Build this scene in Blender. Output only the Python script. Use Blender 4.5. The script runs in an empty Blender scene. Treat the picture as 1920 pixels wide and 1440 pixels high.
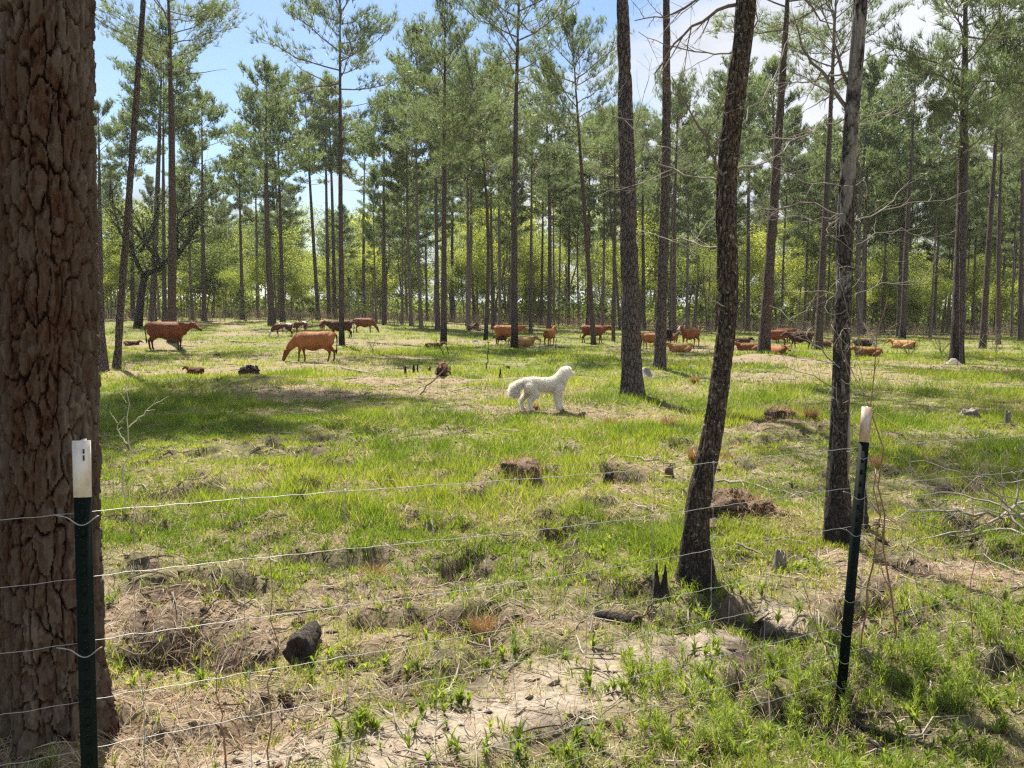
import bpy, bmesh, math, random
import numpy as np
from mathutils import Vector, Matrix

SC = bpy.context.scene
COL = SC.collection
R = math.radians
rng = np.random.default_rng(7)

# ------------------------------------------------------------------ camera
F_PX, CX, CY, HORIZON, CAM_Z = 1442.0, 960.0, 720.0, 588.0, 1.75
PITCH = math.atan((CY - HORIZON) / F_PX)
cam_d = bpy.data.cameras.new('camera')
cam = bpy.data.objects.new('camera', cam_d)
COL.objects.link(cam)
cam.location = (0, 0, CAM_Z)
cam.rotation_euler = (math.pi / 2 - PITCH, 0, 0)
cam_d.sensor_width = 36
cam_d.lens = 36 * F_PX / 1920
cam_d.clip_start, cam_d.clip_end = 0.05, 4000
SC.camera = cam

# ------------------------------------------------------------------ sky and sun
SUN_EL, SUN_LEFT = 58.0, 24.0            # the sun stands ahead of the camera, a little to the left
world = bpy.data.worlds.new('World')
SC.world = world
world.use_nodes = True
nt = world.node_tree
nt.nodes.clear()


def N(tree, typ, **kw):
    n = tree.nodes.new(typ)
    for k, v in kw.items():
        if k.startswith('i_'):
            key = k[2:]
            n.inputs[int(key) if key.isdigit() else key].default_value = v
        else:
            setattr(n, k, v)
    return n


def ramp(tree, stops, interp='LINEAR'):
    n = tree.nodes.new('ShaderNodeValToRGB')
    cr = n.color_ramp
    cr.interpolation = interp
    while len(cr.elements) < len(stops):
        cr.elements.new(0.5)
    for e, (p, c) in zip(cr.elements, stops):
        e.position = p
        e.color = (c, c, c, 1) if isinstance(c, (int, float)) else (*c, 1)
    return n


sky = N(nt, 'ShaderNodeTexSky', sky_type='NISHITA', sun_disc=False, sun_elevation=R(SUN_EL), sun_rotation=R(-SUN_LEFT), air_density=1.0, dust_density=0.6, ozone_density=1.5)
bg = N(nt, 'ShaderNodeBackground', i_Strength=0.075)
wo = N(nt, 'ShaderNodeOutputWorld')
tc = N(nt, 'ShaderNodeTexCoord')
sep = N(nt, 'ShaderNodeSeparateXYZ')
nt.links.new(tc.outputs['Generated'], sep.inputs[0])
den = N(nt, 'ShaderNodeMath', operation='ADD', i_1=0.22)
nt.links.new(sep.outputs['Z'], den.inputs[0])
mx = N(nt, 'ShaderNodeMath', operation='MAXIMUM', i_1=0.05)
nt.links.new(den.outputs[0], mx.inputs[0])
dv = N(nt, 'ShaderNodeVectorMath', operation='DIVIDE')
cmb = N(nt, 'ShaderNodeCombineXYZ')
for k in range(3):
    nt.links.new(mx.outputs[0], cmb.inputs[k])
nt.links.new(tc.outputs['Generated'], dv.inputs[0])
nt.links.new(cmb.outputs[0], dv.inputs[1])
cn = N(nt, 'ShaderNodeTexNoise', i_Scale=1.1, i_Detail=9.0, i_Roughness=0.58)
mp = N(nt, 'ShaderNodeMapping')
mp.inputs['Location'].default_value = (3.1, 1.7, 0.0)
nt.links.new(dv.outputs[0], mp.inputs[0])
nt.links.new(mp.outputs[0], cn.inputs['Vector'])
# broken cloud, thicker to the right of the view and towards the horizon
rx = N(nt, 'ShaderNodeMath', operation='MULTIPLY', i_1=0.42)
nt.links.new(sep.outputs['X'], rx.inputs[0])
hz = N(nt, 'ShaderNodeMapRange', i_1=0.02, i_2=0.36, i_3=0.16, i_4=0.0)
nt.links.new(sep.outputs['Z'], hz.inputs[0])
a1 = N(nt, 'ShaderNodeMath', operation='ADD')
a2 = N(nt, 'ShaderNodeMath', operation='ADD')
nt.links.new(cn.outputs[0], a1.inputs[0])
nt.links.new(rx.outputs[0], a1.inputs[1])
nt.links.new(a1.outputs[0], a2.inputs[0])
nt.links.new(hz.outputs[0], a2.inputs[1])
cr_ = ramp(nt, [(0.50, 0.0), (0.61, 1.0)])
nt.links.new(a2.outputs[0], cr_.inputs[0])
cc = ramp(nt, [(0.40, (5.0, 5.2, 5.6)), (0.72, (2.7, 2.9, 3.4))])
nt.links.new(cn.outputs[0], cc.inputs[0])
mixc = N(nt, 'ShaderNodeMix', data_type='RGBA')
nt.links.new(cr_.outputs[0], mixc.inputs[0])
hs = N(nt, 'ShaderNodeHueSaturation', i_Saturation=1.1, i_Value=0.85)
nt.links.new(sky.outputs[0], hs.inputs['Color'])
nt.links.new(hs.outputs[0], mixc.inputs[6])
nt.links.new(cc.outputs[0], mixc.inputs[7])
nt.links.new(mixc.outputs[2], bg.inputs['Color'])
nt.links.new(bg.outputs[0], wo.inputs['Surface'])

sl = bpy.data.lights.new('sun', 'SUN')
sl.energy, sl.angle, sl.color = 5.0, R(0.55), (1.0, 0.94, 0.84)
so = bpy.data.objects.new('sun', sl)
COL.objects.link(so)
sun_dir = Vector((-math.sin(R(SUN_LEFT)) * math.cos(R(SUN_EL)), math.cos(R(SUN_LEFT)) * math.cos(R(SUN_EL)), math.sin(R(SUN_EL))))
so.rotation_euler = sun_dir.to_track_quat('Z', 'Y').to_euler()
so.location = (0, 0, 60)

vs = SC.view_settings
vs.view_transform, vs.look, vs.gamma, vs.use_curve_mapping = 'Standard', 'None', 1.0, False
vs.exposure = 1.4
SC.cycles.max_bounces = 6
SC.cycles.diffuse_bounces = 3
SC.cycles.transmission_bounces = 4
SC.cycles.glossy_bounces = 2
SC.cycles.use_denoising = False
SC.cycles.filter_width = 1.35
SC.cycles.adaptive_threshold = 0.004
SC.cycles.sample_clamp_indirect = 3.0

# ------------------------------------------------------------------ numeric helpers
def _h(ix, iy, s):
    ix = ix.astype(np.int64).astype(np.uint32)
    iy = iy.astype(np.int64).astype(np.uint32)
    h = ix * np.uint32(374761393) + iy * np.uint32(668265263) + np.uint32((s * 2246822519) & 0xffffffff)
    h = (h ^ (h >> np.uint32(13))) * np.uint32(1274126177)
    h = (h ^ (h >> np.uint32(15))) * np.uint32(2654435761)
    return ((h ^ (h >> np.uint32(16))) & np.uint32(0xffffff)).astype(np.float64) / 0xffffff


def vnoise(x, y, s=0, px=None):
    x = np.asarray(x, float)
    y = np.asarray(y, float)
    ix, iy = np.floor(x), np.floor(y)
    fx, fy = x - ix, y - iy
    ux, uy = fx * fx * (3 - 2 * fx), fy * fy * (3 - 2 * fy)
    w = (lambda a: np.mod(a, px)) if px else (lambda a: a)
    a, b = _h(w(ix), iy, s), _h(w(ix + 1), iy, s)
    c, d = _h(w(ix), iy + 1, s), _h(w(ix + 1), iy + 1, s)
    return (a * (1 - ux) + b * ux) * (1 - uy) + (c * (1 - ux) + d * ux) * uy


def fbm(x, y, o=4, s=0, gain=0.5):
    v, a, t = 0, 1.0, 0
    for k in range(o):
        v = v + a * vnoise(x * 2 ** k + 13.7 * k, y * 2 ** k - 7.1 * k, s + k)
        t += a
        a *= gain
    return v / t


def sstep(a, b, x):
    t = np.clip((np.asarray(x, float) - a) / (b - a), 0, 1)
    return t * t * (3 - 2 * t)


def unit(v):
    v = np.asarray(v, float)
    return v / np.maximum(np.linalg.norm(v, axis=-1, keepdims=True), 1e-9)


# ------------------------------------------------------------------ terrain
def h_macro(x, y):
    x = np.asarray(x, float)
    y = np.asarray(y, float)
    s = sstep(15, 105, y)
    zf = np.clip(0.45 - 2.6 * x / np.maximum(y, 25), -0.8, 1.2)
    return s * zf


def ray(px, py):
    sx, sy = (px - CX) / F_PX, (py - CY) / F_PX
    return np.array([sx, math.cos(PITCH) - sy * math.sin(PITCH), -math.sin(PITCH) - sy * math.cos(PITCH)])


def pt(px, py, Y):
    d = ray(px, py)
    return np.array([0, 0, CAM_Z]) + d * (Y / d[1])


_T = np.concatenate([np.linspace(1.5, 30, 2400), np.linspace(30, 190, 3200)])


def at(px, py):
    """ground point seen at a place of the photograph (its own 1920 x 1440 pixels)"""
    d = ray(px, py)
    p = np.array([0, 0, CAM_Z]) + np.outer(_T, d)
    below = p[:, 2] < h_macro(p[:, 0], p[:, 1])
    k = int(np.argmax(below)) if below.any() else len(_T) - 1
    return p[k]


# fence line, used by the ground as well
FL = np.array([(152 - CX) / F_PX * 2.08, 2.08])
FR = np.array([(1602 - CX) / F_PX * 3.46, 3.46])
FD = (FR - FL) / np.linalg.norm(FR - FL)
FN = np.array([-FD[1], FD[0]])

TRACK = [at(a, b)[:2] for a, b in [(420, 1500), (720, 1405), (1080, 1292), (1330, 1215), (1490, 1172)]]
MOUNDS = []                          # (x, y, radius, height)
BARE = []                            # (x, y, radius x, radius y, strength)


def mound(px, py, r, h):
    p = at(px, py)
    MOUNDS.append((p[0], p[1], r, h))


def bare(px, py, rx, ry, s=1.0):
    p = at(px, py)
    BARE.append((p[0], p[1], rx, ry, s))


mound(490, 720, 1.2, 0.16); mound(560, 735, 1.3, 0.14); mound(975, 905, 0.55, 0.10); mound(1470, 808, 0.9, 0.14)
mound(1395, 985, 0.5, 0.12); mound(1185, 752, 1.2, 0.14); mound(1235, 698, 1.2, 0.12); mound(1430, 676, 1.8, 0.2)
mound(1815, 795, 0.6, 0.10); mound(330, 1120, 0.4, 0.2); mound(1600, 1010, 0.5, 0.06); mound(205, 705, 1.3, 0.12)
mound(640, 650, 1.2, 0.10); mound(965, 656, 1.4, 0.12); mound(900, 1195, 0.35, 0.08); mound(1140, 880, 0.4, 0.07)
mound(1190, 1180, 0.3, 0.06); mound(100, 1380, 0.8, 0.07); mound(1310, 1105, 0.5, 0.05)
HOLES = []
for px, py, r, h in [(330, 1205, 0.2, 0.2), (440, 1228, 0.2, 0.2), (260, 1235, 0.14, 0.16), (900, 1185, 0.22, 0.12), (840, 1180, 0.12, 0.1), (680, 1240, 0.12, 0.1), (1385, 1050, 0.12, 0.08), (1480, 1050, 0.14, 0.09), (740, 940, 0.2, 0.08), (1370, 965, 0.16, 0.1), (960, 905, 0.22, 0.08), (1085, 1000, 0.2, 0.06), (1700, 1190, 0.2, 0.12), (1573, 1345, .32, .15), (1420, 1180, 0.1, 0.08), (1270, 1180, 0.12, 0.09), (1240, 1260, 0.1, 0.06), (690, 1075, 0.14, 0.09), (800, 1090, 0.2, 0.07), (1060, 1375, 0.14, 0.09)]:
    p = at(px, py)
    HOLES.append((p[0], p[1], r, h))
for a in [(480, 735, 1.6, 1.0), (570, 745, 1.6, 0.9), (760, 715, 3.2, 1.3), (690, 690, 2.2, 1.2, .7), (900, 735, 2.6, 1.6, .8), (1180, 785, 2.0, 1.5, .75), (1260, 860, 1.2, .9, .6), (975, 900, .5, .35), (1395, 980, .55, .4), (1470, 810, 1.2, .5), (1480, 680, 3.0, 1.6), (205, 705, 1.6, 1.4), (290, 700, 2, 1, .7), (960, 775, 1.6, 1.0, .75), (330, 1160, .5, .35), (430, 1215, .5, .25), (780, 1180, .5, .3, .7), (1500, 1000, .45, .4, .7), (1590, 1060, .4, .3, .7), (1850, 1080, .9, .3), (1690, 1090, .6, .2, .7), (300, 1400, .7, .4), (90, 1400, .7, .3), (420, 1370, .5, .3), (610, 660, 3, 1.5, .6), (800, 640, 6, 3, .5), (300, 660, 4, 2, .5), (1300, 660, 5, 3, .5), (1650, 690, 4, 3, .5), (560, 1010, .5, .3, .6), (860, 1010, .4, .3, .5), (700, 1120, .5, .25, .6), (240, 930, .6, .4, .7), (1160, 920, .6, .4, .6)]:
    bare(*a)
LUSH = []
for px, py, rx_, ry_ in [(1750, 1320, .5, .25), (620, 1262, .45, .1), (360, 1275, .3, .08), (900, 1235, .4, .08), (700, 1330, .2, .05), (500, 1130, .3, .12), (1250, 1420, .5, .14), (1500, 1330, .5, .15), (1410, 1115, .45, .22), (500, 800, 3.2, 2.2), (330, 800, 2, 2), (1600, 740, 5, 2.5), (1700, 860, 2.5, 1.6), (1100, 950, .8, .5), (1030, 840, 1.5, 1.0), (800, 830, 1.6, 1.0), (450, 860, 1.2, .5), (1440, 900, 1.0, .7), (640, 1180, .4, .12), (1020, 1120, .7, .3), (760, 1010, .6, .3), (560, 1060, .4, .3), (260, 1010, .5, .4)]:
    p = at(px, py)
    LUSH.append((p[0], p[1], rx_, ry_))
MOUNDS = np.array(MOUNDS)
HOLES = np.array(HOLES)
BARE = np.array([b if len(b) == 5 else (*b, 1.0) for b in BARE])


def blobs(x, y, tab):
    v = np.zeros_like(np.asarray(x, float))
    for a, b, r, h in tab:
        v = v + h * np.exp(-(((x - a) ** 2 + (y - b) ** 2) / (r * r)) ** 1.15)
    return v


def h_ground(x, y):
    x = np.asarray(x, float)
    y = np.asarray(y, float)
    near = 1 - sstep(9, 16, y)
    z = h_macro(x, y) + 0.10 * (fbm(x * 0.35, y * 0.35, 3, 11) - 0.5)
    rough = near * (0.5 + 0.6 * sstep(0.45, 0.62, fbm(x * 0.8, y * 0.8, 2, 31)))
    rough = rough * (0.5 + 0.5 * sstep(3.0, 4.2, y)) * (1 - 0.8 * track_mask(x, y))
    b = fbm(x * 1.9, y * 1.9, 4, 17, 0.55)
    z = z + rough * (0.22 * (b - 0.5) + 0.07 * (fbm(x * 6.5, y * 6.5, 3, 19) - 0.5) - 0.13 * sstep(0.55, 0.68, fbm(x * 2.6 + 5, y * 2.6, 3, 23)))
    z = z + (1 - near) * 0.16 * (fbm(x * 0.9, y * 0.9, 3, 29) - 0.5)
    return z + blobs(x, y, MOUNDS) - blobs(x, y, HOLES)


def track_mask(x, y):
    """the sandy strip that runs beside the fence"""
    x = np.asarray(x, float)
    y = np.asarray(y, float)
    best = np.full(x.shape, 9.0)
    for a, b in zip(TRACK[:-1], TRACK[1:]):
        ab = b - a
        t = np.clip(((x - a[0]) * ab[0] + (y - a[1]) * ab[1]) / (ab @ ab), 0, 1)
        best = np.minimum(best, np.hypot(x - a[0] - t * ab[0], y - a[1] - t * ab[1]))
    w = 0.24 + 0.14 * fbm(x * 1.6, y * 1.6, 2, 43)
    m = 1 - sstep(0.3, 1.25, best / w + 0.7 * (fbm(x * 5, y * 5, 4, 45, 0.6) - 0.5))
    return m * (0.7 + 0.3 * sstep(0.36, 0.6, fbm(x * 4.6, y * 4.6, 3, 47)))


def bare_mask(x, y):
    x = np.asarray(x, float)
    y = np.asarray(y, float)
    n = fbm(x * 1.3, y * 1.3, 4, 53, 0.6)
    nn = fbm(x * 3.6, y * 3.6, 3, 57, 0.6)
    nearw = 1 - sstep(7, 13, y)
    n = n * (1 - 0.55 * nearw) + nn * 0.55 * nearw
    v = sstep(0.545, 0.68, n) * (0.88 - 0.2 * sstep(8, 20, y))
    far = fbm(x * 0.22, y * 0.16, 3, 59)
    v = np.maximum(v, 0.85 * sstep(0.51, 0.66, far) * sstep(10, 16, y))
    j = 0.6 * (fbm(x * 2.2, y * 2.2, 3, 61) - 0.5)
    for a, b, rx_, ry_, s in BARE:
        e = np.sqrt(((x - a) / rx_) ** 2 + ((y - b) / ry_) ** 2) + j
        v = np.maximum(v, s * (1 - sstep(0.65, 1.1, e)))
    for a, b, rx_, ry_ in LUSH:
        e = np.sqrt(((x - a) / rx_) ** 2 + ((y - b) / ry_) ** 2) + j
        v = v * sstep(0.6, 1.15, e)
    return v


# ------------------------------------------------------------------ mesh helpers
def new_mesh(name, V, F, mat=None, smooth=False, attrs=None):
    """V (n,3); F a list of face arrays (m,3) or (m,4)"""
    V = np.asarray(V, np.float32)
    Fs = [np.asarray(f, np.int32) for f in (F if isinstance(F, list) else [F]) if len(f)]
    me = bpy.data.meshes.new(name)
    me.vertices.add(len(V))
    me.vertices.foreach_set('co', V.ravel())
    loops = np.concatenate([f.ravel() for f in Fs])
    sizes = np.concatenate([np.full(len(f), f.shape[1], np.int32) for f in Fs])
    starts = np.concatenate([[0], np.cumsum(sizes)[:-1]]).astype(np.int32)
    me.loops.add(len(loops))
    me.loops.foreach_set('vertex_index', loops)
    me.polygons.add(len(sizes))
    me.polygons.foreach_set('loop_start', starts)
    if smooth:
        me.polygons.foreach_set('use_smooth', np.ones(len(sizes), bool))
    for k, a in (attrs or {}).items():
        a = np.asarray(a, np.float32)
        if a.ndim == 1:
            at_ = me.attributes.new(k, 'FLOAT', 'POINT')
            at_.data.foreach_set('value', a)
        else:
            at_ = me.attributes.new(k, 'FLOAT_COLOR', 'POINT')
            at_.data.foreach_set('color', np.concatenate([a, np.ones((len(a), 1), np.float32)], 1).ravel())
    me.update(calc_edges=True)
    if mat:
        me.materials.append(mat)
    return me


def link(name, me, parent=None, loc=(0, 0, 0)):
    o = bpy.data.objects.new(name, me)
    COL.objects.link(o)
    o.location = loc
    if parent is not None:
        o.parent = parent
    return o


def empty(name, loc):
    o = bpy.data.objects.new(name, None)
    COL.objects.link(o)
    o.location = loc
    o.empty_display_size = 0.2
    return o


def tag(o, label=None, cat=None, group=None, kind=None):
    for k, v in (('label', label), ('category', cat), ('group', group), ('kind', kind)):
        if v:
            o[k] = v
    return o


class MB:
    """collects shapes, then becomes one mesh"""
    def __init__(s):
        s.V, s.Q, s.T, s.A, s.n = [], [], [], [], 0

    def add(s, V, Q=None, T=None, a=0.0):
        V = np.asarray(V, float)
        s.V.append(V)
        if Q is not None and len(Q):
            s.Q.append(np.asarray(Q) + s.n)
        if T is not None and len(T):
            s.T.append(np.asarray(T) + s.n)
        s.A.append(np.full(len(V), a) if np.isscalar(a) else np.asarray(a, float))
        s.n += len(V)

    def tube(s, P, rad, sides=6, cap=True, a=0.0, wob=0.0):
        P = np.asarray(P, float)
        n = len(P)
        rad = np.full(n, rad) if np.isscalar(rad) else np.asarray(rad, float)
        tg = np.gradient(P, axis=0)
        tg = unit(tg)
        ref = np.array([0.0, 0.0, 1.0]) if abs(tg[:, 2]).mean() < 0.8 else np.array([1.0, 0.0, 0.0])
        u = unit(np.cross(tg, ref))
        v = np.cross(tg, u)
        th = np.linspace(0, 2 * np.pi, sides, endpoint=False)
        rr = rad[:, None] * (1 + (wob * (rng.random((n, sides)) - 0.5) if wob else 0))
        V = P[:, None, :] + rr[..., None] * (np.cos(th)[None, :, None] * u[:, None, :] + np.sin(th)[None, :, None] * v[:, None, :])
        i = np.arange(n - 1)[:, None] * sides
        j = np.arange(sides)[None, :]
        j2 = (j + 1) % sides
        Q = np.stack([i + j, i + j2, i + sides + j2, i + sides + j], -1).reshape(-1, 4)
        V = V.reshape(-1, 3)
        T = None
        if cap:
            V = np.vstack([V, P[:1], P[-1:]])
            k = np.arange(sides)
            k2 = (k + 1) % sides
            T = np.vstack([np.stack([k2, k, np.full(sides, n * sides)], 1), np.stack([k + (n - 1) * sides, k2 + (n - 1) * sides, np.full(sides, n * sides + 1)], 1)])
        s.add(V, Q, T, a)

    def box(s, c, d, M=None, a=0.0):
        c, d = np.array(c, float), np.array(d, float) / 2
        V = np.array([[x, y, z] for x in (-1, 1) for y in (-1, 1) for z in (-1, 1)], float) * d
        if M is not None:
            V = V @ np.array(M).T
        s.add(V + c, [[0, 1, 3, 2], [4, 6, 7, 5], [0, 4, 5, 1], [2, 3, 7, 6], [0, 2, 6, 4], [1, 5, 7, 3]], None, a)

    def mesh(s, name, mat=None, smooth=True, attr=None):
        F = []
        if s.Q:
            F.append(np.concatenate(s.Q))
        if s.T:
            F.append(np.concatenate(s.T))
        return new_mesh(name, np.concatenate(s.V), F, mat, smooth, {attr: np.concatenate(s.A)} if attr else None)

    def build(s, name, mat=None, parent=None, smooth=True, attr=None, loc=(0, 0, 0)):
        return link(name, s.mesh(name, mat, smooth, attr), parent, loc)


# ------------------------------------------------------------------ materials
def mat_new(name):
    m = bpy.data.materials.new(name)
    m.use_nodes = True
    t = m.node_tree
    t.nodes.clear()
    out = N(t, 'ShaderNodeOutputMaterial')
    return m, t, out


def bsdf(t, rough=0.8, spec=0.2):
    b = N(t, 'ShaderNodeBsdfPrincipled')
    b.inputs['Roughness'].default_value = rough
    b.inputs['Specular IOR Level'].default_value = spec
    return b


def noise(t, scale, detail=5, rough=0.55, vec=None, dist=0.0):
    n = N(t, 'ShaderNodeTexNoise', i_Scale=scale, i_Detail=detail, i_Roughness=rough, i_Distortion=dist)
    if vec is not None:
        t.links.new(vec, n.inputs['Vector'])
    return n


def objco(t, scale=None):
    c = N(t, 'ShaderNodeTexCoord')
    if scale is None:
        return c.outputs['Object']
    m = N(t, 'ShaderNodeMapping')
    m.inputs['Scale'].default_value = scale
    t.links.new(c.outputs['Object'], m.inputs[0])
    return m.outputs[0]


def mixrgb(t, fac, a, b, mode='MIX'):
    m = N(t, 'ShaderNodeMix', data_type='RGBA', blend_type=mode)
    for k, v in ((0, fac), (6, a), (7, b)):
        if isinstance(v, bpy.types.NodeSocket):
            t.links.new(v, m.inputs[k])
        elif isinstance(v, (int, float)):
            m.inputs[k].default_value = v if k == 0 else (v, v, v, 1)
        else:
            m.inputs[k].default_value = (*v, 1)
    return m.outputs[2]


def bump(t, h, b, strength=0.5, dist=0.02):
    n = N(t, 'ShaderNodeBump', i_Strength=strength, i_Distance=dist)
    t.links.new(h, n.inputs['Height'])
    t.links.new(n.outputs[0], b.inputs['Normal'])


def plain(name, col, rough=0.8, spec=0.2, metal=0.0, var=0.3, scale=20.0, col2=None, bmp=0.0, bdist=0.01):
    m, t, out = mat_new(name)
    b = bsdf(t, rough, spec)
    b.inputs['Metallic'].default_value = metal
    n = noise(t, scale, 6, 0.6, objco(t))
    r = ramp(t, [(0.3, 0.0), (0.7, 1.0)])
    t.links.new(n.outputs[0], r.inputs[0])
    c2 = col2 or tuple(c * (1 - var) for c in col)
    t.links.new(mixrgb(t, r.outputs[0], col, c2), b.inputs['Base Color'])
    if bmp:
        bump(t, n.outputs[0], b, bmp, bdist)
    t.links.new(b.outputs[0], out.inputs[0])
    return m


def leafy(name, c1, c2, trans=0.45, tcol=None, rough=0.55, attr=None, spec=0.25):
    """leaf or blade: reflects and lets the sun through; colour varies by the point attribute 'tint' and object"""
    m, t, out = mat_new(name)
    if attr:
        a = N(t, 'ShaderNodeAttribute', attribute_name=attr)
        col = a.outputs['Color']
    else:
        a = N(t, 'ShaderNodeAttribute', attribute_name='tint')
        oi = N(t, 'ShaderNodeObjectInfo')
        ad = N(t, 'ShaderNodeMath', operation='MULTIPLY_ADD', i_1=0.8, i_2=-0.4)
        t.links.new(oi.outputs['Random'], ad.inputs[0])
        a2 = N(t, 'ShaderNodeMath', operation='ADD', use_clamp=True)
        t.links.new(a.outputs['Fac'], a2.inputs[0])
        t.links.new(ad.outputs[0], a2.inputs[1])
        col = mixrgb(t, a2.outputs[0], c1, c2)
    b = bsdf(t, rough, spec)
    t.links.new(col, b.inputs['Base Color'])
    tr = N(t, 'ShaderNodeBsdfTranslucent')
    t.links.new(mixrgb(t, 1.0, col, tcol or (1.3, 1.25, 0.7), 'MULTIPLY'), tr.inputs['Color'])
    ms = N(t, 'ShaderNodeMixShader', i_0=trans)
    t.links.new(b.outputs[0], ms.inputs[1])
    t.links.new(tr.outputs[0], ms.inputs[2])
    t.links.new(ms.outputs[0], out.inputs[0])
    return m


def bark_mat(name, plate, plate2, furrow, scale=(9, 9, 2.2), char=0.0, char_n=1.2, lichen=None, depth_attr=False, bd=0.02, lsc=38, lth=0.62, pale_up=False):
    m, t, out = mat_new(name)
    b = bsdf(t, 0.9, 0.15)
    co = objco(t, scale)
    nz = noise(t, 1.3, 7, 0.62, co, 0.4)
    wv = mixrgb(t, 0.55, co, nz.outputs['Color'], 'ADD')
    vo = N(t, 'ShaderNodeTexVoronoi', feature='DISTANCE_TO_EDGE', i_Scale=1.6)
    t.links.new(wv, vo.inputs['Vector'])
    fe = noise(t, 7, 5, 0.7, co)
    vm = N(t, 'ShaderNodeMath', operation='MULTIPLY_ADD', i_1=0.16, i_2=-0.08)
    t.links.new(fe.outputs[0], vm.inputs[0])
    va = N(t, 'ShaderNodeMath', operation='ADD')
    t.links.new(vm.outputs[0], va.inputs[0])
    t.links.new(vo.outputs['Distance'], va.inputs[1])
    r1 = ramp(t, [(0.0, 0.0), (0.12, 0.85), (0.3, 1.0)])
    t.links.new(va.outputs[0], r1.inputs[0])
    n2 = noise(t, 3.0, 8, 0.65, co)
    r2 = ramp(t, [(0.35, 0.0), (0.65, 1.0)])
    t.links.new(n2.outputs[0], r2.inputs[0])
    pc = mixrgb(t, r2.outputs[0], plate, plate2)
    if depth_attr:
        da = N(t, 'ShaderNodeAttribute', attribute_name='depth')
        fine = noise(t, 75, 8, 0.78, objco(t, (1, 1, 0.35)))
        ad = N(t, 'ShaderNodeMath', operation='MULTIPLY_ADD', i_1=1.0, i_2=-0.5)
        t.links.new(fine.outputs[0], ad.inputs[0])
        a2 = N(t, 'ShaderNodeMath', operation='ADD', use_clamp=True)
        t.links.new(da.outputs['Fac'], a2.inputs[0])
        t.links.new(ad.outputs[0], a2.inputs[1])
        r1 = ramp(t, [(0.10, 0.0), (0.50, 1.0)])
        t.links.new(a2.outputs[0], r1.inputs[0])
        pc = mixrgb(t, mixrgb(t, 0.5, fine.outputs[0], r2.outputs[0]), plate2, plate)
    c = mixrgb(t, r1.outputs[0], furrow, pc)
    if depth_attr:
        mid = tuple(0.5 * (p + q) for p, q in zip(plate, plate2))
        rc_ = ramp(t, [(0.06, furrow), (0.24, plate2), (0.5, mid), (0.78, plate), (1.0, tuple(1.5 * p for p in plate))])
        big = noise(t, 2.2, 4, 0.6, objco(t, (2, 2, 0.8)))
        b2 = N(t, 'ShaderNodeMath', operation='MULTIPLY_ADD', i_1=0.9, i_2=-0.45)
        t.links.new(big.outputs[0], b2.inputs[0])
        b3 = N(t, 'ShaderNodeMath', operation='ADD', use_clamp=True)
        t.links.new(b2.outputs[0], b3.inputs[0])
        t.links.new(a2.outputs[0], b3.inputs[1])
        t.links.new(b3.outputs[0], rc_.inputs[0])
        c = rc_.outputs[0]
    if lichen:
        ln = noise(t, lsc, 5, 0.75, objco(t))
        lr = ramp(t, [(lth, 0.0), (lth + 0.06, 1.0)])
        t.links.new(ln.outputs[0], lr.inputs[0])
        c = mixrgb(t, lr.outputs[0], c, lichen)
    if pale_up:
        # smooth grey-white skin left in patches, more of it higher up
        pn = noise(t, 3.2, 5, 0.62, objco(t, (1.6, 1.6, 0.9)), 0.4)
        sz = N(t, 'ShaderNodeSeparateXYZ')
        t.links.new(objco(t), sz.inputs[0])
        mz_ = N(t, 'ShaderNodeMapRange', i_1=1.0, i_2=3.5, i_3=-0.10, i_4=0.085)
        t.links.new(sz.outputs['Z'], mz_.inputs[0])
        pa = N(t, 'ShaderNodeMath', operation='ADD')
        t.links.new(pn.outputs[0], pa.inputs[0])
        t.links.new(mz_.outputs[0], pa.inputs[1])
        pr = ramp(t, [(0.52, 0.0), (0.57, 1.0)])
        t.links.new(pa.outputs[0], pr.inputs[0])
        c = mixrgb(t, pr.outputs[0], c, mixrgb(t, n2.outputs[0], (0.30, 0.275, 0.24), (0.16, 0.14, 0.12)))
    if char > 0:
        sx = N(t, 'ShaderNodeSeparateXYZ')
        t.links.new(objco(t), sx.inputs[0])
        cn2 = noise(t, char_n, 4, 0.6, objco(t, (1.5, 1.5, 0.6)))
        ma = N(t, 'ShaderNodeMath', operation='MULTIPLY_ADD', i_1=char * 2.2)
        t.links.new(cn2.outputs[0], ma.inputs[0])
        ma.inputs[2].default_value = -char * 0.6
        mr = N(t, 'ShaderNodeMath', operation='SUBTRACT')
        t.links.new(ma.outputs[0], mr.inputs[0])
        t.links.new(sx.outputs['Z'], mr.inputs[1])
        cr2 = N(t, 'ShaderNodeMapRange', i_1=-0.5, i_2=0.9, i_3=0.0, i_4=0.9)
        t.links.new(mr.outputs[0], cr2.inputs[0])
        c = mixrgb(t, cr2.outputs[0], c, (0.018, 0.016, 0.015))
    t.links.new(c, b.inputs['Base Color'])
    hsum = mixrgb(t, 0.5, r1.outputs[0], n2.outputs[0])
    if depth_attr:
        hsum = mixrgb(t, 0.6, n2.outputs[0], fine.outputs[0])
    bump(t, hsum, b, 0.9, bd)
    t.links.new(b.outputs[0], out.inputs[0])
    return m


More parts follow.
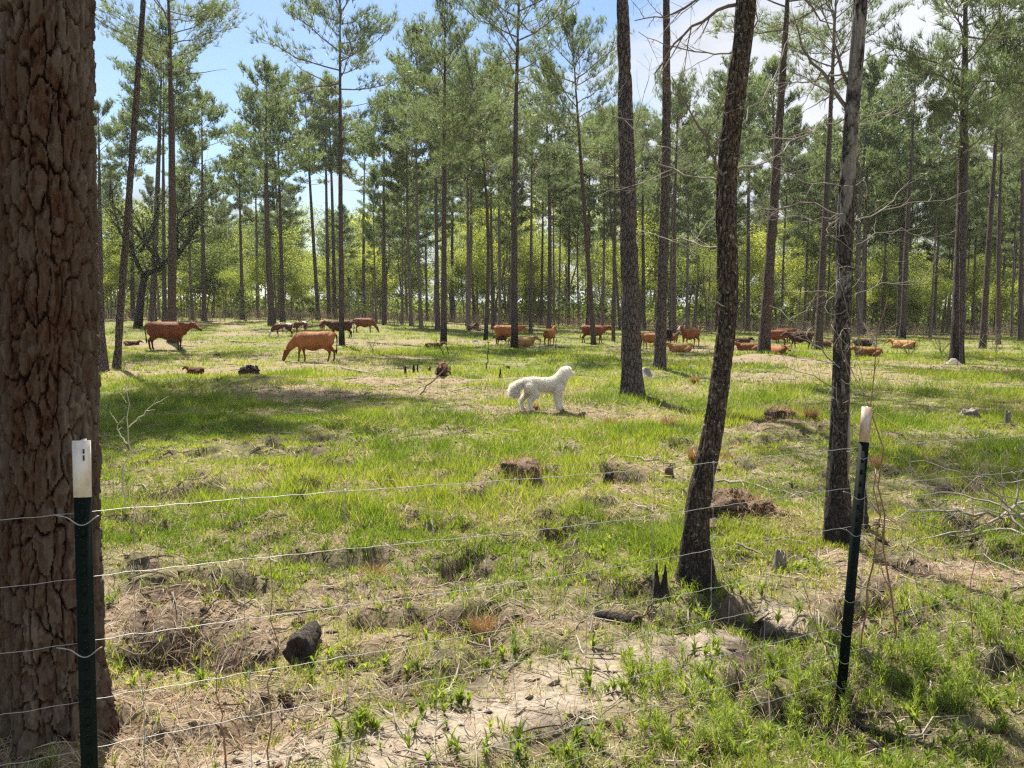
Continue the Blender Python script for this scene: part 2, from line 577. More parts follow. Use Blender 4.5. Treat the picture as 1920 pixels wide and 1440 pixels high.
M = {}
M['pine_bark'] = bark_mat('pine_bark', (0.165, 0.128, 0.108), (0.098, 0.078, 0.069), (0.027, 0.02, 0.018), (12, 12, 4.2), bd=0.03)
M['pine_bark_burnt'] = bark_mat('pine_bark_burnt', (0.15, 0.115, 0.098), (0.09, 0.071, 0.064), (0.025, 0.018, 0.016), (12, 12, 4.2), char=2.6, bd=0.03)
M['pine_bark_scorched'] = bark_mat('pine_bark_scorched', (0.165, 0.12, 0.098), (0.10, 0.075, 0.064), (0.027, 0.019, 0.016), (12, 12, 4.2), char=0.8, bd=0.03)
M['big_bark'] = bark_mat('big_bark', (0.086, 0.067, 0.051), (0.058, 0.027, 0.015), (0.010, 0.0045, 0.0025), (16, 16, 6), depth_attr=True, bd=0.006)
M['gum_bark'] = bark_mat('gum_bark', (0.125, 0.09, 0.062), (0.064, 0.046, 0.033), (0.016, 0.012, 0.010), (30, 30, 9), char=1.1, char_n=3.0, lichen=(0.36, 0.34, 0.29), bd=0.012, lth=0.585)
M['snag_bark'] = bark_mat('snag_bark', (0.105, 0.085, 0.07), (0.06, 0.05, 0.042), (0.018, 0.015, 0.013), (22, 22, 9), char=1.3, char_n=2.5, lichen=(0.27, 0.25, 0.21), lsc=24, lth=0.60, bd=0.012, pale_up=True)
M['far_bark'] = plain('far_bark', (0.19, 0.155, 0.13), col2=(0.10, 0.08, 0.07), scale=3, bmp=0.4)
M['twig'] = plain('twig', (0.20, 0.16, 0.12), col2=(0.12, 0.095, 0.075), scale=6)
M['pale_twig'] = plain('pale_twig', (0.33, 0.29, 0.23), col2=(0.18, 0.15, 0.12), scale=9)
M['red_stem'] = plain('red_stem', (0.30, 0.17, 0.09), col2=(0.18, 0.11, 0.07), scale=9)
M['weed_stem'] = plain('weed_stem', (0.52, 0.52, 0.36), col2=(0.42, 0.38, 0.24), scale=9)
M['needles'] = leafy('needles', (0.125, 0.165, 0.082), (0.20, 0.24, 0.122), 0.52, (1.15, 1.2, 0.8), 0.45, spec=0.4)
M['young_needles'] = leafy('young_needles', (0.085, 0.125, 0.05), (0.14, 0.18, 0.07), 0.42, (1.25, 1.2, 0.7), 0.5)
M['leaf_bright'] = leafy('leaf_bright', (0.15, 0.21, 0.05), (0.42, 0.46, 0.115), 0.57)
M['leaf_mid'] = leafy('leaf_mid', (0.085, 0.125, 0.04), (0.25, 0.30, 0.085), 0.52)
M['leaf_dark'] = leafy('leaf_dark', (0.03, 0.05, 0.02), (0.06, 0.085, 0.03), 0.35)
M['oak_bark'] = plain('oak_bark', (0.05, 0.042, 0.035), col2=(0.025, 0.021, 0.018), scale=3, bmp=0.4)
M['grass'] = leafy('grass', None, None, 0.5, (1.3, 1.25, 0.5), 0.45, attr='col', spec=0.3)
M['litter'] = leafy('litter', None, None, 0.2, (1.1, 1.0, 0.9), 0.75, attr='col', spec=0.12)
M['char'] = plain('char', (0.018, 0.015, 0.014), rough=0.8, col2=(0.055, 0.042, 0.032), scale=9, bmp=0.8, bdist=0.03)
M['rot'] = plain('rot', (0.17, 0.115, 0.07), col2=(0.055, 0.04, 0.03), scale=14, bmp=0.9, bdist=0.03)
M['red_rot'] = plain('red_rot', (0.27, 0.11, 0.055), col2=(0.12, 0.055, 0.033), scale=9, bmp=0.8, bdist=0.03)
M['grey_wood'] = plain('grey_wood', (0.24, 0.21, 0.175), col2=(0.09, 0.075, 0.06), scale=12, bmp=0.6)
M['sand_hill'] = plain('sand_hill', (0.30, 0.265, 0.23), col2=(0.20, 0.175, 0.15), scale=18, bmp=0.8, bdist=0.03)
M['post_green'] = plain('post_green', (0.0035, 0.0095, 0.0065), rough=0.6, spec=0.12, var=0.35, scale=25)
M['wire'] = plain('wire', (0.36, 0.36, 0.345), rough=0.5, metal=0.3, var=0.3, scale=30)
M['dark'] = plain('dark', (0.012, 0.011, 0.010), rough=0.4, spec=0.4)


def post_white(name, lo, hi):
    m, t, out = mat_new(name)
    b = bsdf(t, 0.5, 0.35)
    n = noise(t, 14, 5, 0.7, objco(t, (1, 1, 0.45)))
    r = ramp(t, [(lo, 0.0), (hi, 1.0)])
    t.links.new(n.outputs[0], r.inputs[0])
    t.links.new(mixrgb(t, r.outputs[0], (0.62, 0.59, 0.54), (0.42, 0.26, 0.18)), b.inputs['Base Color'])
    t.links.new(b.outputs[0], out.inputs[0])
    return m


M['post_white'] = post_white('post_white', 0.54, 0.80)
M['post_rusty'] = post_white('post_rusty', 0.42, 0.60)


def coat(name, c1, c2, white=0.0, face=False, legs=None, wcol=(0.72, 0.68, 0.6)):
    """cattle coat: short hair, darker towards the legs when asked, white blotches by noise, white face by place on the head"""
    m, t, out = mat_new(name)
    b = bsdf(t, 0.6, 0.14)
    n = noise(t, 3.0, 5, 0.6, objco(t))
    r = ramp(t, [(0.35, 0.0), (0.65, 1.0)])
    t.links.new(n.outputs[0], r.inputs[0])
    c = mixrgb(t, r.outputs[0], c1, c2)
    sx = N(t, 'ShaderNodeSeparateXYZ')
    t.links.new(objco(t), sx.inputs[0])
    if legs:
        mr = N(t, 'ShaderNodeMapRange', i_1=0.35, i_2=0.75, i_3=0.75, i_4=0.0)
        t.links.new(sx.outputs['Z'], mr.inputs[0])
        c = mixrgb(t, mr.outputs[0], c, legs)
    if white:
        wn = noise(t, 1.7, 2, 0.4, objco(t), 0.3)
        wr = ramp(t, [(1 - white - 0.02, 0.0), (1 - white + 0.02, 1.0)])
        t.links.new(wn.outputs[0], wr.inputs[0])
        c = mixrgb(t, wr.outputs[0], c, wcol)
    if face:
        mr = N(t, 'ShaderNodeMapRange', i_1=1.10, i_2=1.2, i_3=0.0, i_4=1.0)
        t.links.new(sx.outputs['X'], mr.inputs[0])
        c = mixrgb(t, mr.outputs[0], c, wcol)
    t.links.new(c, b.inputs['Base Color'])
    hn = noise(t, 60, 4, 0.7, objco(t))
    rb = noise(t, 5.5, 3, 0.5, objco(t, (1.6, 1, 0.7)))
    bump(t, mixrgb(t, 0.75, hn.outputs[0], rb.outputs[0]), b, 0.8, 0.09)
    t.links.new(b.outputs[0], out.inputs[0])
    return m


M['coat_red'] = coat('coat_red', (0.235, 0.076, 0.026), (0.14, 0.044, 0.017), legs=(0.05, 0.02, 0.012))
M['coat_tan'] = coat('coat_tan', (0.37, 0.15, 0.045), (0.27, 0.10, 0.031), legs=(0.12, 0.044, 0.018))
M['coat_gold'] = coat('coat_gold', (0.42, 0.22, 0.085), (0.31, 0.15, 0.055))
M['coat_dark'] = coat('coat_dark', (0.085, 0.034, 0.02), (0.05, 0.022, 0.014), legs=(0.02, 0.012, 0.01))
M['coat_black'] = coat('coat_black', (0.016, 0.014, 0.014), (0.024, 0.02, 0.018))
M['coat_pied'] = coat('coat_pied', (0.13, 0.045, 0.022), (0.085, 0.03, 0.016), white=0.48)
M['coat_face'] = coat('coat_face', (0.27, 0.09, 0.03), (0.17, 0.055, 0.02), face=True)
M['dog_coat'] = coat('dog_coat', (0.84, 0.81, 0.74), (0.76, 0.71, 0.62))
M['dog_fur'] = leafy('dog_fur', (0.80, 0.74, 0.62), (0.90, 0.87, 0.79), 0.3, (1, 1, 1), 0.6)


def ground_mat():
    m, t, out = mat_new('ground')
    b = bsdf(t, 0.95, 0.08)
    co = N(t, 'ShaderNodeTexCoord').outputs['Object']
    fine = noise(t, 26, 8, 0.7, co)
    med = noise(t, 5.5, 7, 0.62, co)
    big = noise(t, 0.8, 4, 0.6, co)
    fr = ramp(t, [(0.36, 0.0), (0.64, 1.0)])
    t.links.new(fine.outputs[0], fr.inputs[0])
    mr_ = ramp(t, [(0.38, 0.0), (0.62, 1.0)])
    t.links.new(med.outputs[0], mr_.inputs[0])
    litter = mixrgb(t, fr.outputs[0], (0.165, 0.12, 0.08), (0.32, 0.25, 0.17))
    soil = mixrgb(t, fr.outputs[0], (0.06, 0.047, 0.037), (0.15, 0.115, 0.083))
    base = mixrgb(t, mr_.outputs[0], soil, litter)
    sand = mixrgb(t, fr.outputs[0], (0.235, 0.19, 0.142), (0.37, 0.31, 0.24))
    green = mixrgb(t, fr.outputs[0], (0.09, 0.12, 0.03), (0.17, 0.19, 0.055))
    a = N(t, 'ShaderNodeAttribute', attribute_name='cover')
    s3 = N(t, 'ShaderNodeSeparateColor')
    t.links.new(a.outputs['Color'], s3.inputs[0])
    # red: sand, green: grass sward (far away, where blades run together), blue: dry litter
    gm = N(t, 'ShaderNodeMath', operation='MULTIPLY_ADD', i_1=0.7, i_2=-0.35)
    t.links.new(med.outputs[0], gm.inputs[0])
    ga = N(t, 'ShaderNodeMath', operation='ADD', use_clamp=True)
    t.links.new(s3.outputs[1], ga.inputs[0])
    t.links.new(gm.outputs[0], ga.inputs[1])
    c = mixrgb(t, ga.outputs[0], base, green)
    c = mixrgb(t, s3.outputs[2], c, litter)
    sm = N(t, 'ShaderNodeMath', operation='MULTIPLY_ADD', i_1=0.5, i_2=-0.2)
    t.links.new(med.outputs[0], sm.inputs[0])
    sa = N(t, 'ShaderNodeMath', operation='ADD', use_clamp=True)
    t.links.new(s3.outputs[0], sa.inputs[0])
    t.links.new(sm.outputs[0], sa.inputs[1])
    sb = N(t, 'ShaderNodeMath', operation='MULTIPLY')
    t.links.new(sa.outputs[0], sb.inputs[0])
    sc_ = ramp(t, [(0.02, 0.0), (0.2, 1.0)])
    t.links.new(s3.outputs[0], sc_.inputs[0])
    t.links.new(sc_.outputs[0], sb.inputs[1])
    c = mixrgb(t, sb.outputs[0], c, sand)
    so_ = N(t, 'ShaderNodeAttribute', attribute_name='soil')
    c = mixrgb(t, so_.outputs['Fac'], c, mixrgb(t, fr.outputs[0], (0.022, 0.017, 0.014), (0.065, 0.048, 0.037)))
    t.links.new(c, b.inputs['Base Color'])
    bump(t, mixrgb(t, 0.5, fine.outputs[0], med.outputs[0]), b, 0.9, 0.05)
    t.links.new(b.outputs[0], out.inputs[0])
    return m


M['ground'] = ground_mat()

# ------------------------------------------------------------------ ground sheet
ny, nx = 430, 390
yy = np.concatenate([[-60, -30, -15, -8, -4, -1, 0.5, 1.2], 1.6 * np.exp(np.linspace(0, math.log(110 / 1.6), ny - 20)), [120, 132, 150, 175, 210, 260, 340, 480, 700, 1100, 1800, 2800]])
ss = np.linspace(-1, 1, nx)
ss = np.sign(ss) * (0.62 * np.abs(ss) + 0.38 * np.abs(ss) ** 4)
wid = np.where(yy < 1.6, 60, 0) + np.where(yy >= 1.6, 5 + 1.55 * yy, 0)
X = ss[None, :] * wid[:, None]
Y = np.repeat(yy[:, None], nx, 1)
Z = h_ground(X, Y)
bm_ = bare_mask(X, Y)
tm_ = track_mask(X, Y)
V = np.stack([X, Y, Z], -1).reshape(-1, 3)
i = np.arange(len(yy) - 1)[:, None] * nx
j = np.arange(nx - 1)[None, :]
Q = np.stack([i + j, i + j + 1, i + nx + j + 1, i + nx + j], -1).reshape(-1, 4)
cov = np.stack([tm_, (1 - bm_) * (0.4 + 0.35 * sstep(6, 25, Y)), bm_ * 0.7], -1).reshape(-1, 3)
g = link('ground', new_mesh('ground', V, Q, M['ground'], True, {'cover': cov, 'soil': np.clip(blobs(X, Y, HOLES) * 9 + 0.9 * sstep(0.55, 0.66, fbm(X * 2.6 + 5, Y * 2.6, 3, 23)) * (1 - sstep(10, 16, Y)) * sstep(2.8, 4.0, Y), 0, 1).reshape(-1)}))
g['kind'] = 'structure'


# ------------------------------------------------------------------ blades: grass, litter, weeds
def blades(P, D, L, W, bend, col, segs=2):
    """P base points, D lean direction (n,3 horizontal), L length, W width, bend 0..1"""
    n = len(P)
    side = unit(np.stack([-D[:, 1], D[:, 0], 0 * L], 1))
    yaw = rng.random(n) * 2 * np.pi
    side = np.stack([np.cos(yaw), np.sin(yaw), 0 * yaw], 1) * 0.7 + side * 0.3
    side = unit(side) * (W / 2)[:, None]
    up = np.array([0, 0, 1.0])
    b = bend[:, None]
    p0 = P
    tip = P + D * (L[:, None] * b) + up * (L[:, None] * np.sqrt(np.maximum(1 - b * b, 0.03)))
    if segs == 1:
        V = np.stack([p0 - side, p0 + side, tip], 1).reshape(-1, 3)
        T = np.arange(3 * n).reshape(-1, 3)
        return V, None, T, np.repeat(col, 3, 0)
    b1 = b * 0.55
    mid = P + D * (0.55 * L[:, None] * b1) + up * (0.55 * L[:, None] * np.sqrt(1 - b1 * b1))
    V = np.stack([p0 - side, p0 + side, mid + side * 0.8, mid - side * 0.8, tip], 1).reshape(-1, 3)
    k = np.arange(n)[:, None] * 5
    Qd = k + np.array([[0, 1, 2, 3]])
    Td = k + np.array([[3, 2, 4]])
    return V, Qd, Td, np.repeat(col, 5, 0)


class Coll:
    def __init__(s):
        s.V, s.Q, s.T, s.C, s.n = [], [], [], [], 0

    def add(s, V, Q, T, C):
        s.V.append(V)
        if Q is not None:
            s.Q.append(Q + s.n)
        if T is not None:
            s.T.append(T + s.n)
        s.C.append(C)
        s.n += len(V)

    def build(s, name, mat):
        F = ([np.concatenate(s.Q)] if s.Q else []) + ([np.concatenate(s.T)] if s.T else [])
        return link(name, new_mesh(name, np.concatenate(s.V), F, mat, False, {'col': np.concatenate(s.C)}))


def lerp3(a, b, t):
    return np.array(a)[None, :] * (1 - t[:, None]) + np.array(b)[None, :] * t[:, None]


def field_points(n, y0, y1, power, spread=0.78, extra=1.2):
    """points whose density falls with distance"""
    u = rng.random(n)
    if abs(power - 1) < 1e-6:
        y = y0 * (y1 / y0) ** u
    else:
        k = 1 - power
        y = (y0 ** k + u * (y1 ** k - y0 ** k)) ** (1 / k)
    x = (rng.random(n) * 2 - 1) * (spread * y + extra)
    return x, y


GREEN_A, GREEN_B, GREEN_C = (0.085, 0.15, 0.025), (0.20, 0.28, 0.042), (0.29, 0.325, 0.065)
STRAW_A, STRAW_B = (0.46, 0.39, 0.24), (0.30, 0.225, 0.13)
grass = Coll()


def grass_zone(n, y0, y1, power, per, hgt, wmin, wk, splay, segs):
    x, y = field_points(n, y0, y1, power)
    pfx, pfy = at(1573, 1352)[:2]
    dens = (1 - bare_mask(x, y)) * sstep(0.05, 0.22, np.hypot(x - pfx, y - pfy + 0.08)) * (1 - 0.92 * track_mask(x, y))
    clump = 0.5 * fbm(x * 1.1 + 9, y * 1.1, 3, 71) + 0.5 * fbm(x * 4.5 + 9, y * 4.5, 2, 72)
    dens = dens * (0.22 + 0.78 * sstep(0.43, 0.57, clump)) + 0.10 * (1 - track_mask(x, y))
    fd = (x - FL[0]) * FN[0] + (y - FL[1]) * FN[1]
    keep = rng.random(n) < dens
    x, y, clump = x[keep], y[keep], clump[keep]
    m = len(x)
    ph = 0.55 + 0.9 * sstep(0.35, 0.7, fbm(x * 0.55, y * 0.55, 3, 73))
    ph *= 0.75 + 0.5 * rng.random(m)
    ph *= np.where(fd[keep] < 0.35, 0.55, 1.0)
    green = fbm(x * 0.8 + 3, y * 0.8, 3, 79)
    reps = np.maximum(1, rng.poisson(per, m))
    idx = np.repeat(np.arange(m), reps)
    k = len(idx)
    rr = np.abs(rng.normal(0, 1, k)) * splay
    an = rng.random(k) * 2 * np.pi
    bx, by = x[idx] + rr * np.cos(an), y[idx] + rr * np.sin(an)
    P = np.stack([bx, by, h_ground(bx, by) - 0.005], 1)
    an2 = an + rng.normal(0, 0.8, k)
    D = np.stack([np.cos(an2), np.sin(an2), 0 * an], 1)
    L = hgt * ph[idx] * (0.45 + 0.8 * rng.random(k))
    W = np.maximum(wmin, wk * by) * (0.6 + 0.8 * rng.random(k))
    bend = np.clip(0.25 + 0.35 * rng.random(k) + 0.25 * rng.random(k) ** 2, 0, 0.95)
    tt = np.clip(rng.random(k) * 0.7 + 1.9 * (green[idx] - 0.38), 0, 1)
    col = np.where((tt < 0.6)[:, None], lerp3(GREEN_A, GREEN_B, np.clip(tt / 0.6, 0, 1)), lerp3(GREEN_B, GREEN_C, np.clip((tt - 0.6) / 0.4, 0, 1)))
    dry = rng.random(k) < 0.07 + 0.38 * (1 - sstep(0.36, 0.55, clump[idx]))
    col[dry] = lerp3(STRAW_A, STRAW_B, rng.random(int(dry.sum())))
    bend[dry] = np.clip(bend[dry] + 0.3, 0, 0.97)
    grass.add(*blades(P, D, L, W, bend, col, segs))


grass_zone(21000, 2.2, 6.5, 0.5, 10, 0.115, 0.0042, 0.0009, 0.02, 2)
grass_zone(56000, 5.5, 13.0, 0.8, 8, 0.12, 0.0052, 0.0010, 0.035, 1)
grass_zone(120000, 11.5, 36.0, 1.2, 4, 0.14, 0.006, 0.0008, 0.08, 1)
grass_zone(120000, 30.0, 105.0, 1.4, 2, 0.15, 0.01, 0.0008, 0.2, 1)
tag(grass.build('grass', M['grass']), 'bright green grass growing in tufts across the clearing', 'grass', kind='stuff')

# dry pine straw and dead grass lying on the soil
lit = Coll()


def litter_zone(n, y0, y1, power, L0, W0, wk):
    x, y = field_points(n, y0, y1, power)
    b = bare_mask(x, y)
    tm = track_mask(x, y)
    keep = rng.random(n) < (0.45 + 0.55 * b) * (1 - 0.45 * tm)
    x, y = x[keep], y[keep]
    k = len(x)
    z = h_ground(x, y)
    an = rng.random(k) * 2 * np.pi + 0.0
    L = L0 * (0.5 + rng.random(k))
    dx, dy = np.cos(an) * L, np.sin(an) * L
    x1, y1_ = x + dx, y + dy
    z1 = h_ground(x1, y1_) + np.abs(rng.normal(0, 0.02, k)) + 0.004
    W = np.maximum(W0, wk * y) * (0.6 + 0.8 * rng.random(k))
    sd = np.stack([-np.sin(an), np.cos(an), rng.normal(0, 0.5, k)], 1) * (W / 2)[:, None]
    A = np.stack([x, y, z + 0.003], 1)
    B = np.stack([x1, y1_, z1], 1)
    Mid = (A + B) / 2 + np.stack([0 * x, 0 * x, 0.012 * rng.random(k)], 1)
    V = np.stack([A - sd, A + sd, Mid + sd, Mid - sd, B], 1).reshape(-1, 3)
    kk = np.arange(k)[:, None] * 5
    t = rng.random(k)
    col = np.where((t < 0.55)[:, None], lerp3((0.50, 0.43, 0.30), (0.33, 0.24, 0.15), t / 0.55), lerp3((0.30, 0.18, 0.10), (0.13, 0.09, 0.065), (t - 0.55) / 0.45))
    lit.add(V, kk + np.array([[0, 1, 2, 3]]), kk + np.array([[3, 2, 4]]), np.repeat(col, 5, 0))


litter_zone(80000, 2.2, 7.0, 0.5, 0.09, 0.0022, 0.0006)
litter_zone(60000, 6.0, 20.0, 1.0, 0.14, 0.003, 0.0006)
tag(lit.build('pine_straw', M['litter']), 'dry brown pine straw and dead grass strewn over bare soil', 'pine straw', kind='stuff')

# clods, bark chips and dead twigs scattered over the rooted-up soil
db = Coll()
x, y = field_points(12000, 2.4, 30.0, 1.1)
sel = rng.random(len(x)) < 0.25 + 0.75 * bare_mask(x, y)
x, y = x[sel], y[sel]
k = len(x)
cz = np.stack([x, y, h_ground(x, y)], 1)
OCT = np.array([[1, 0, 0], [-1, 0, 0], [0, 1, 0], [0, -1, 0], [0, 0, 1], [0, 0, -1]], float)
OCF = np.array([[0, 2, 4], [2, 1, 4], [1, 3, 4], [3, 0, 4], [2, 0, 5], [1, 2, 5], [3, 1, 5], [0, 3, 5]])
sz = 0.006 + 0.022 * rng.random(k) ** 2.5 + 0.0008 * y
Vd = cz[:, None, :] + OCT[None] * sz[:, None, None] * (0.5 + 0.9 * rng.random((k, 6, 1))) * np.array([1.3, 1.0, 0.6]) + rng.normal(0, 0.15, (k, 6, 3)) * sz[:, None, None]
db.add(Vd.reshape(-1, 3), None, (np.arange(k)[:, None, None] * 6 + OCF[None]).reshape(-1, 3), np.repeat(lerp3((0.05, 0.038, 0.03), (0.20, 0.15, 0.105), rng.random(k) ** 1.6), 6, 0))
x, y = field_points(3600, 2.4, 45.0, 1.0)
k = len(x)
an = rng.random(k) * np.pi
Lt = (0.05 + 0.22 * rng.random(k) ** 2) * (1 + y * 0.06)
cols = lerp3((0.42, 0.37, 0.29), (0.07, 0.052, 0.04), rng.random(k))
ts = np.linspace(-0.5, 0.5, 4)
wt = (0.0016 + 0.004 * rng.random(k) ** 2) + 0.0005 * y
cx_ = x[:, None] + np.cos(an)[:, None] * ts * Lt[:, None] + rng.normal(0, 0.05, (k, 4)) * Lt[:, None]
cy_ = y[:, None] + np.sin(an)[:, None] * ts * Lt[:, None] + rng.normal(0, 0.05, (k, 4)) * Lt[:, None]
cc_ = np.stack([cx_, cy_, h_ground(cx_, cy_) + 0.006 + 0.03 * rng.random((k, 1)) * rng.random((k, 4))], -1)
a3 = np.arange(3) * 2 * np.pi / 3
ring = np.stack([-np.sin(an)[:, None] * np.cos(a3), np.cos(an)[:, None] * np.cos(a3), np.sin(a3)[None] + 0 * an[:, None]], -1)
Vt = cc_[:, :, None, :] + ring[:, None, :, :] * (wt[:, None] * np.array([0.7, 1.0, 0.9, 0.5]))[:, :, None, None]
q0 = np.array([[r_ * 3 + c_, r_ * 3 + (c_ + 1) % 3, r_ * 3 + 3 + (c_ + 1) % 3, r_ * 3 + 3 + c_] for r_ in range(3) for c_ in range(3)])
db.add(Vt.reshape(-1, 3), (np.arange(k)[:, None, None] * 12 + q0[None]).reshape(-1, 4), None, np.repeat(cols, 12, 0))
tag(db.build('debris', M['litter']), 'dark soil clods, bark chips and dead twigs strewn over the ground', 'debris', kind='stuff')

# low leafy weeds: feathery in the near right corner, broad rosettes along the sandy strip
wd = Coll()


def weed_patch(px, py, rx_, ry_, n, kind):
    c = at(px, py)
    x = c[0] + rng.normal(0, rx_, n)
    y = c[1] + rng.normal(0, ry_, n)
    z = h_ground(x, y)
    for a, b, cz in zip(x, y, z):
        if kind == 'fern':
            H = 0.06 + 0.11 * rng.random()
            m = 46
            t = rng.random(m) ** 0.8
            an = rng.random(m) * 2 * np.pi
            P = np.stack([a + 0.0 * t, b + 0 * t, cz + t * H], 1) + rng.normal(0, 0.006, (m, 3))
            D = np.stack([np.cos(an), np.sin(an), 0 * an], 1)
            L = 0.075 * (1.15 - t) + 0.02
            W = np.full(m, 0.0035)
            be = np.clip(0.55 + 0.3 * rng.random(m), 0, 0.95)
            col = lerp3((0.18, 0.25, 0.05), (0.30, 0.36, 0.09), rng.random(m))
        else:
            m = 16
            a, b = a + 0 * a, b
            an = np.arange(m) * 2.4 + rng.random()
            P = np.repeat([[a, b, cz]], m, 0) + np.stack([0 * an, 0 * an, 0.035 * rng.random(m) ** 1.5], 1)
            D = np.stack([np.cos(an), np.sin(an), 0 * an], 1)
            L = (0.025 + 0.05 * rng.random(m)) * (0.45 + 1.1 * rng.random() ** 1.5)
            W = L * 0.13 + 0.001
            be = np.clip(0.45 + 0.5 * rng.random(m), 0, 0.97)
            col = lerp3((0.14, 0.21, 0.04), (0.28, 0.34, 0.075), np.clip(rng.random() + 0.3 * rng.normal(0, 1, m), 0, 1))
            D = D + np.array([rng.normal(0, .35), rng.normal(0, .35), 0])
        wd.add(*blades(P, D, L, W, be, col, 2))


for a in [(1760, 1290, .25, .15, 46, 'fern'), (1850, 1210, .25, .15, 40, 'fern'), (1690, 1262, .1, .06, 8, 'fern'), (1500, 1270, .12, .1, 22, 'fern'), (1330, 1380, .2, .1, 30, 'fern'), (1230, 1285, .1, .1, 14, 'fern'), (1780, 1160, .4, .15, 60, 'broad'), (1850, 1330, .3, .15, 70, 'broad'), (1250, 1270, .3, .15, 45, 'broad'), (1400, 1300, .3, .15, 45, 'broad'), (680, 1380, .06, .06, 16, 'broad'), (830, 1330, .12, .05, 16, 'broad'), (1100, 1400, .4, .08, 60, 'broad'), (1350, 1150, .2, .12, 24, 'broad'), (1150, 1060, .5, .3, 60, 'broad'), (1450, 1070, .3, .2, 40, 'broad'), (900, 1240, .3, .1, 26, 'broad'), (620, 1260, .3, .1, 26, 'broad'), (340, 1290, .2, .1, 14, 'broad'), (1650, 1400, .4, .1, 70, 'broad')]:
    weed_patch(*a)
tag(wd.build('weeds', M['grass']), 'feathery and broad leaved green weeds by the near fence post', 'weeds', kind='stuff')


# ------------------------------------------------------------------ trees
def tufts(P, D, nb, L, W, spread=0.9, up=0.35):
    """needle bundles: nb thin blades fanning out from every tip"""
    n = len(P)
    d = unit(D)[:, None, :] + spread * unit(rng.normal(0, 1, (n, nb, 3))) + np.array([0, 0, up])
    d = unit(d)
    ln = L * (0.6 + 0.6 * rng.random((n, nb, 1)))
    sd = unit(np.cross(d, rng.normal(0, 1, (n, nb, 3)))) * (W / 2)
    b = P[:, None, :] - unit(D)[:, None, :] * (rng.random((n, nb, 1)) * L * 0.5)
    V = np.stack([b - sd, b + sd, b + d * ln], 2).reshape(-1, 3)
    T = np.arange(len(V)).reshape(-1, 3)
    tint = np.repeat(np.clip(rng.normal(0.5, 0.22, n), 0, 1), nb * 3)
    return V, T, tint


def trunk_mesh(name, mat, axis, rad, sides, rows, ridge=0.0, flare=0.35, seed=0, ridge_u=14, ridge_v=3.0, cap_top=True):
    """tapered trunk along a polyline; ridge > 0 raises bark plates in the geometry"""
    axis = np.asarray(axis, float)
    zq = np.linspace(0, 1, rows) ** (1.25 if ridge else 1.0)
    tt = np.linspace(0, 1, len(axis))
    P = np.stack([np.interp(zq, tt, axis[:, k]) for k in range(3)], 1)
    rr = np.interp(zq, tt, rad)
    hgt = P[:, 2] - P[0, 2]
    rr = rr * (1 + flare * np.exp(-hgt / 0.4))
    th = np.linspace(0, 2 * np.pi, sides, endpoint=False)
    U = th / (2 * np.pi)
    Ug, Hg = np.meshgrid(U, hgt)
    rad2 = np.repeat(rr[:, None], sides, 1)
    rad2 = rad2 * (1 + 0.05 * (vnoise(Ug * 6, Hg * 0.6, seed, 6) - 0.5))
    rad2 = rad2 + (flare * 0.5 * rr[:, None]) * np.exp(-Hg / 0.22) * np.maximum(0, np.sin(th * 3 + seed))[None, :]
    if ridge:
        w = 0.9 * vnoise(Ug * ridge_u, Hg * ridge_v * 1.4, seed + 3, ridge_u)
        a = vnoise(Ug * ridge_u * 2 + w, Hg * ridge_v, seed + 5, ridge_u * 2)
        b = vnoise(Ug * ridge_u * 4 + w, Hg * ridge_v * 2.5, seed + 6, ridge_u * 4)
        rad2 = rad2 + ridge * (sstep(0.30, 0.62, a) - 0.5) + ridge * 0.5 * (b - 0.5)
    V = P[:, None, :] + rad2[..., None] * np.stack([np.cos(th), np.sin(th), 0 * th], 1)[None]
    i = np.arange(rows - 1)[:, None] * sides
    j = np.arange(sides)[None, :]
    j2 = (j + 1) % sides
    Qd = np.stack([i + j, i + j2, i + sides + j2, i + sides + j], -1).reshape(-1, 4)
    V = np.vstack([V.reshape(-1, 3), P[-1:] + [[0, 0, rr[-1]]]])
    k = np.arange(sides)
    Td = np.stack([k + (rows - 1) * sides, (k + 1) % sides + (rows - 1) * sides, np.full(sides, rows * sides)], 1)
    return new_mesh(name, V, [Qd, Td], mat, True)


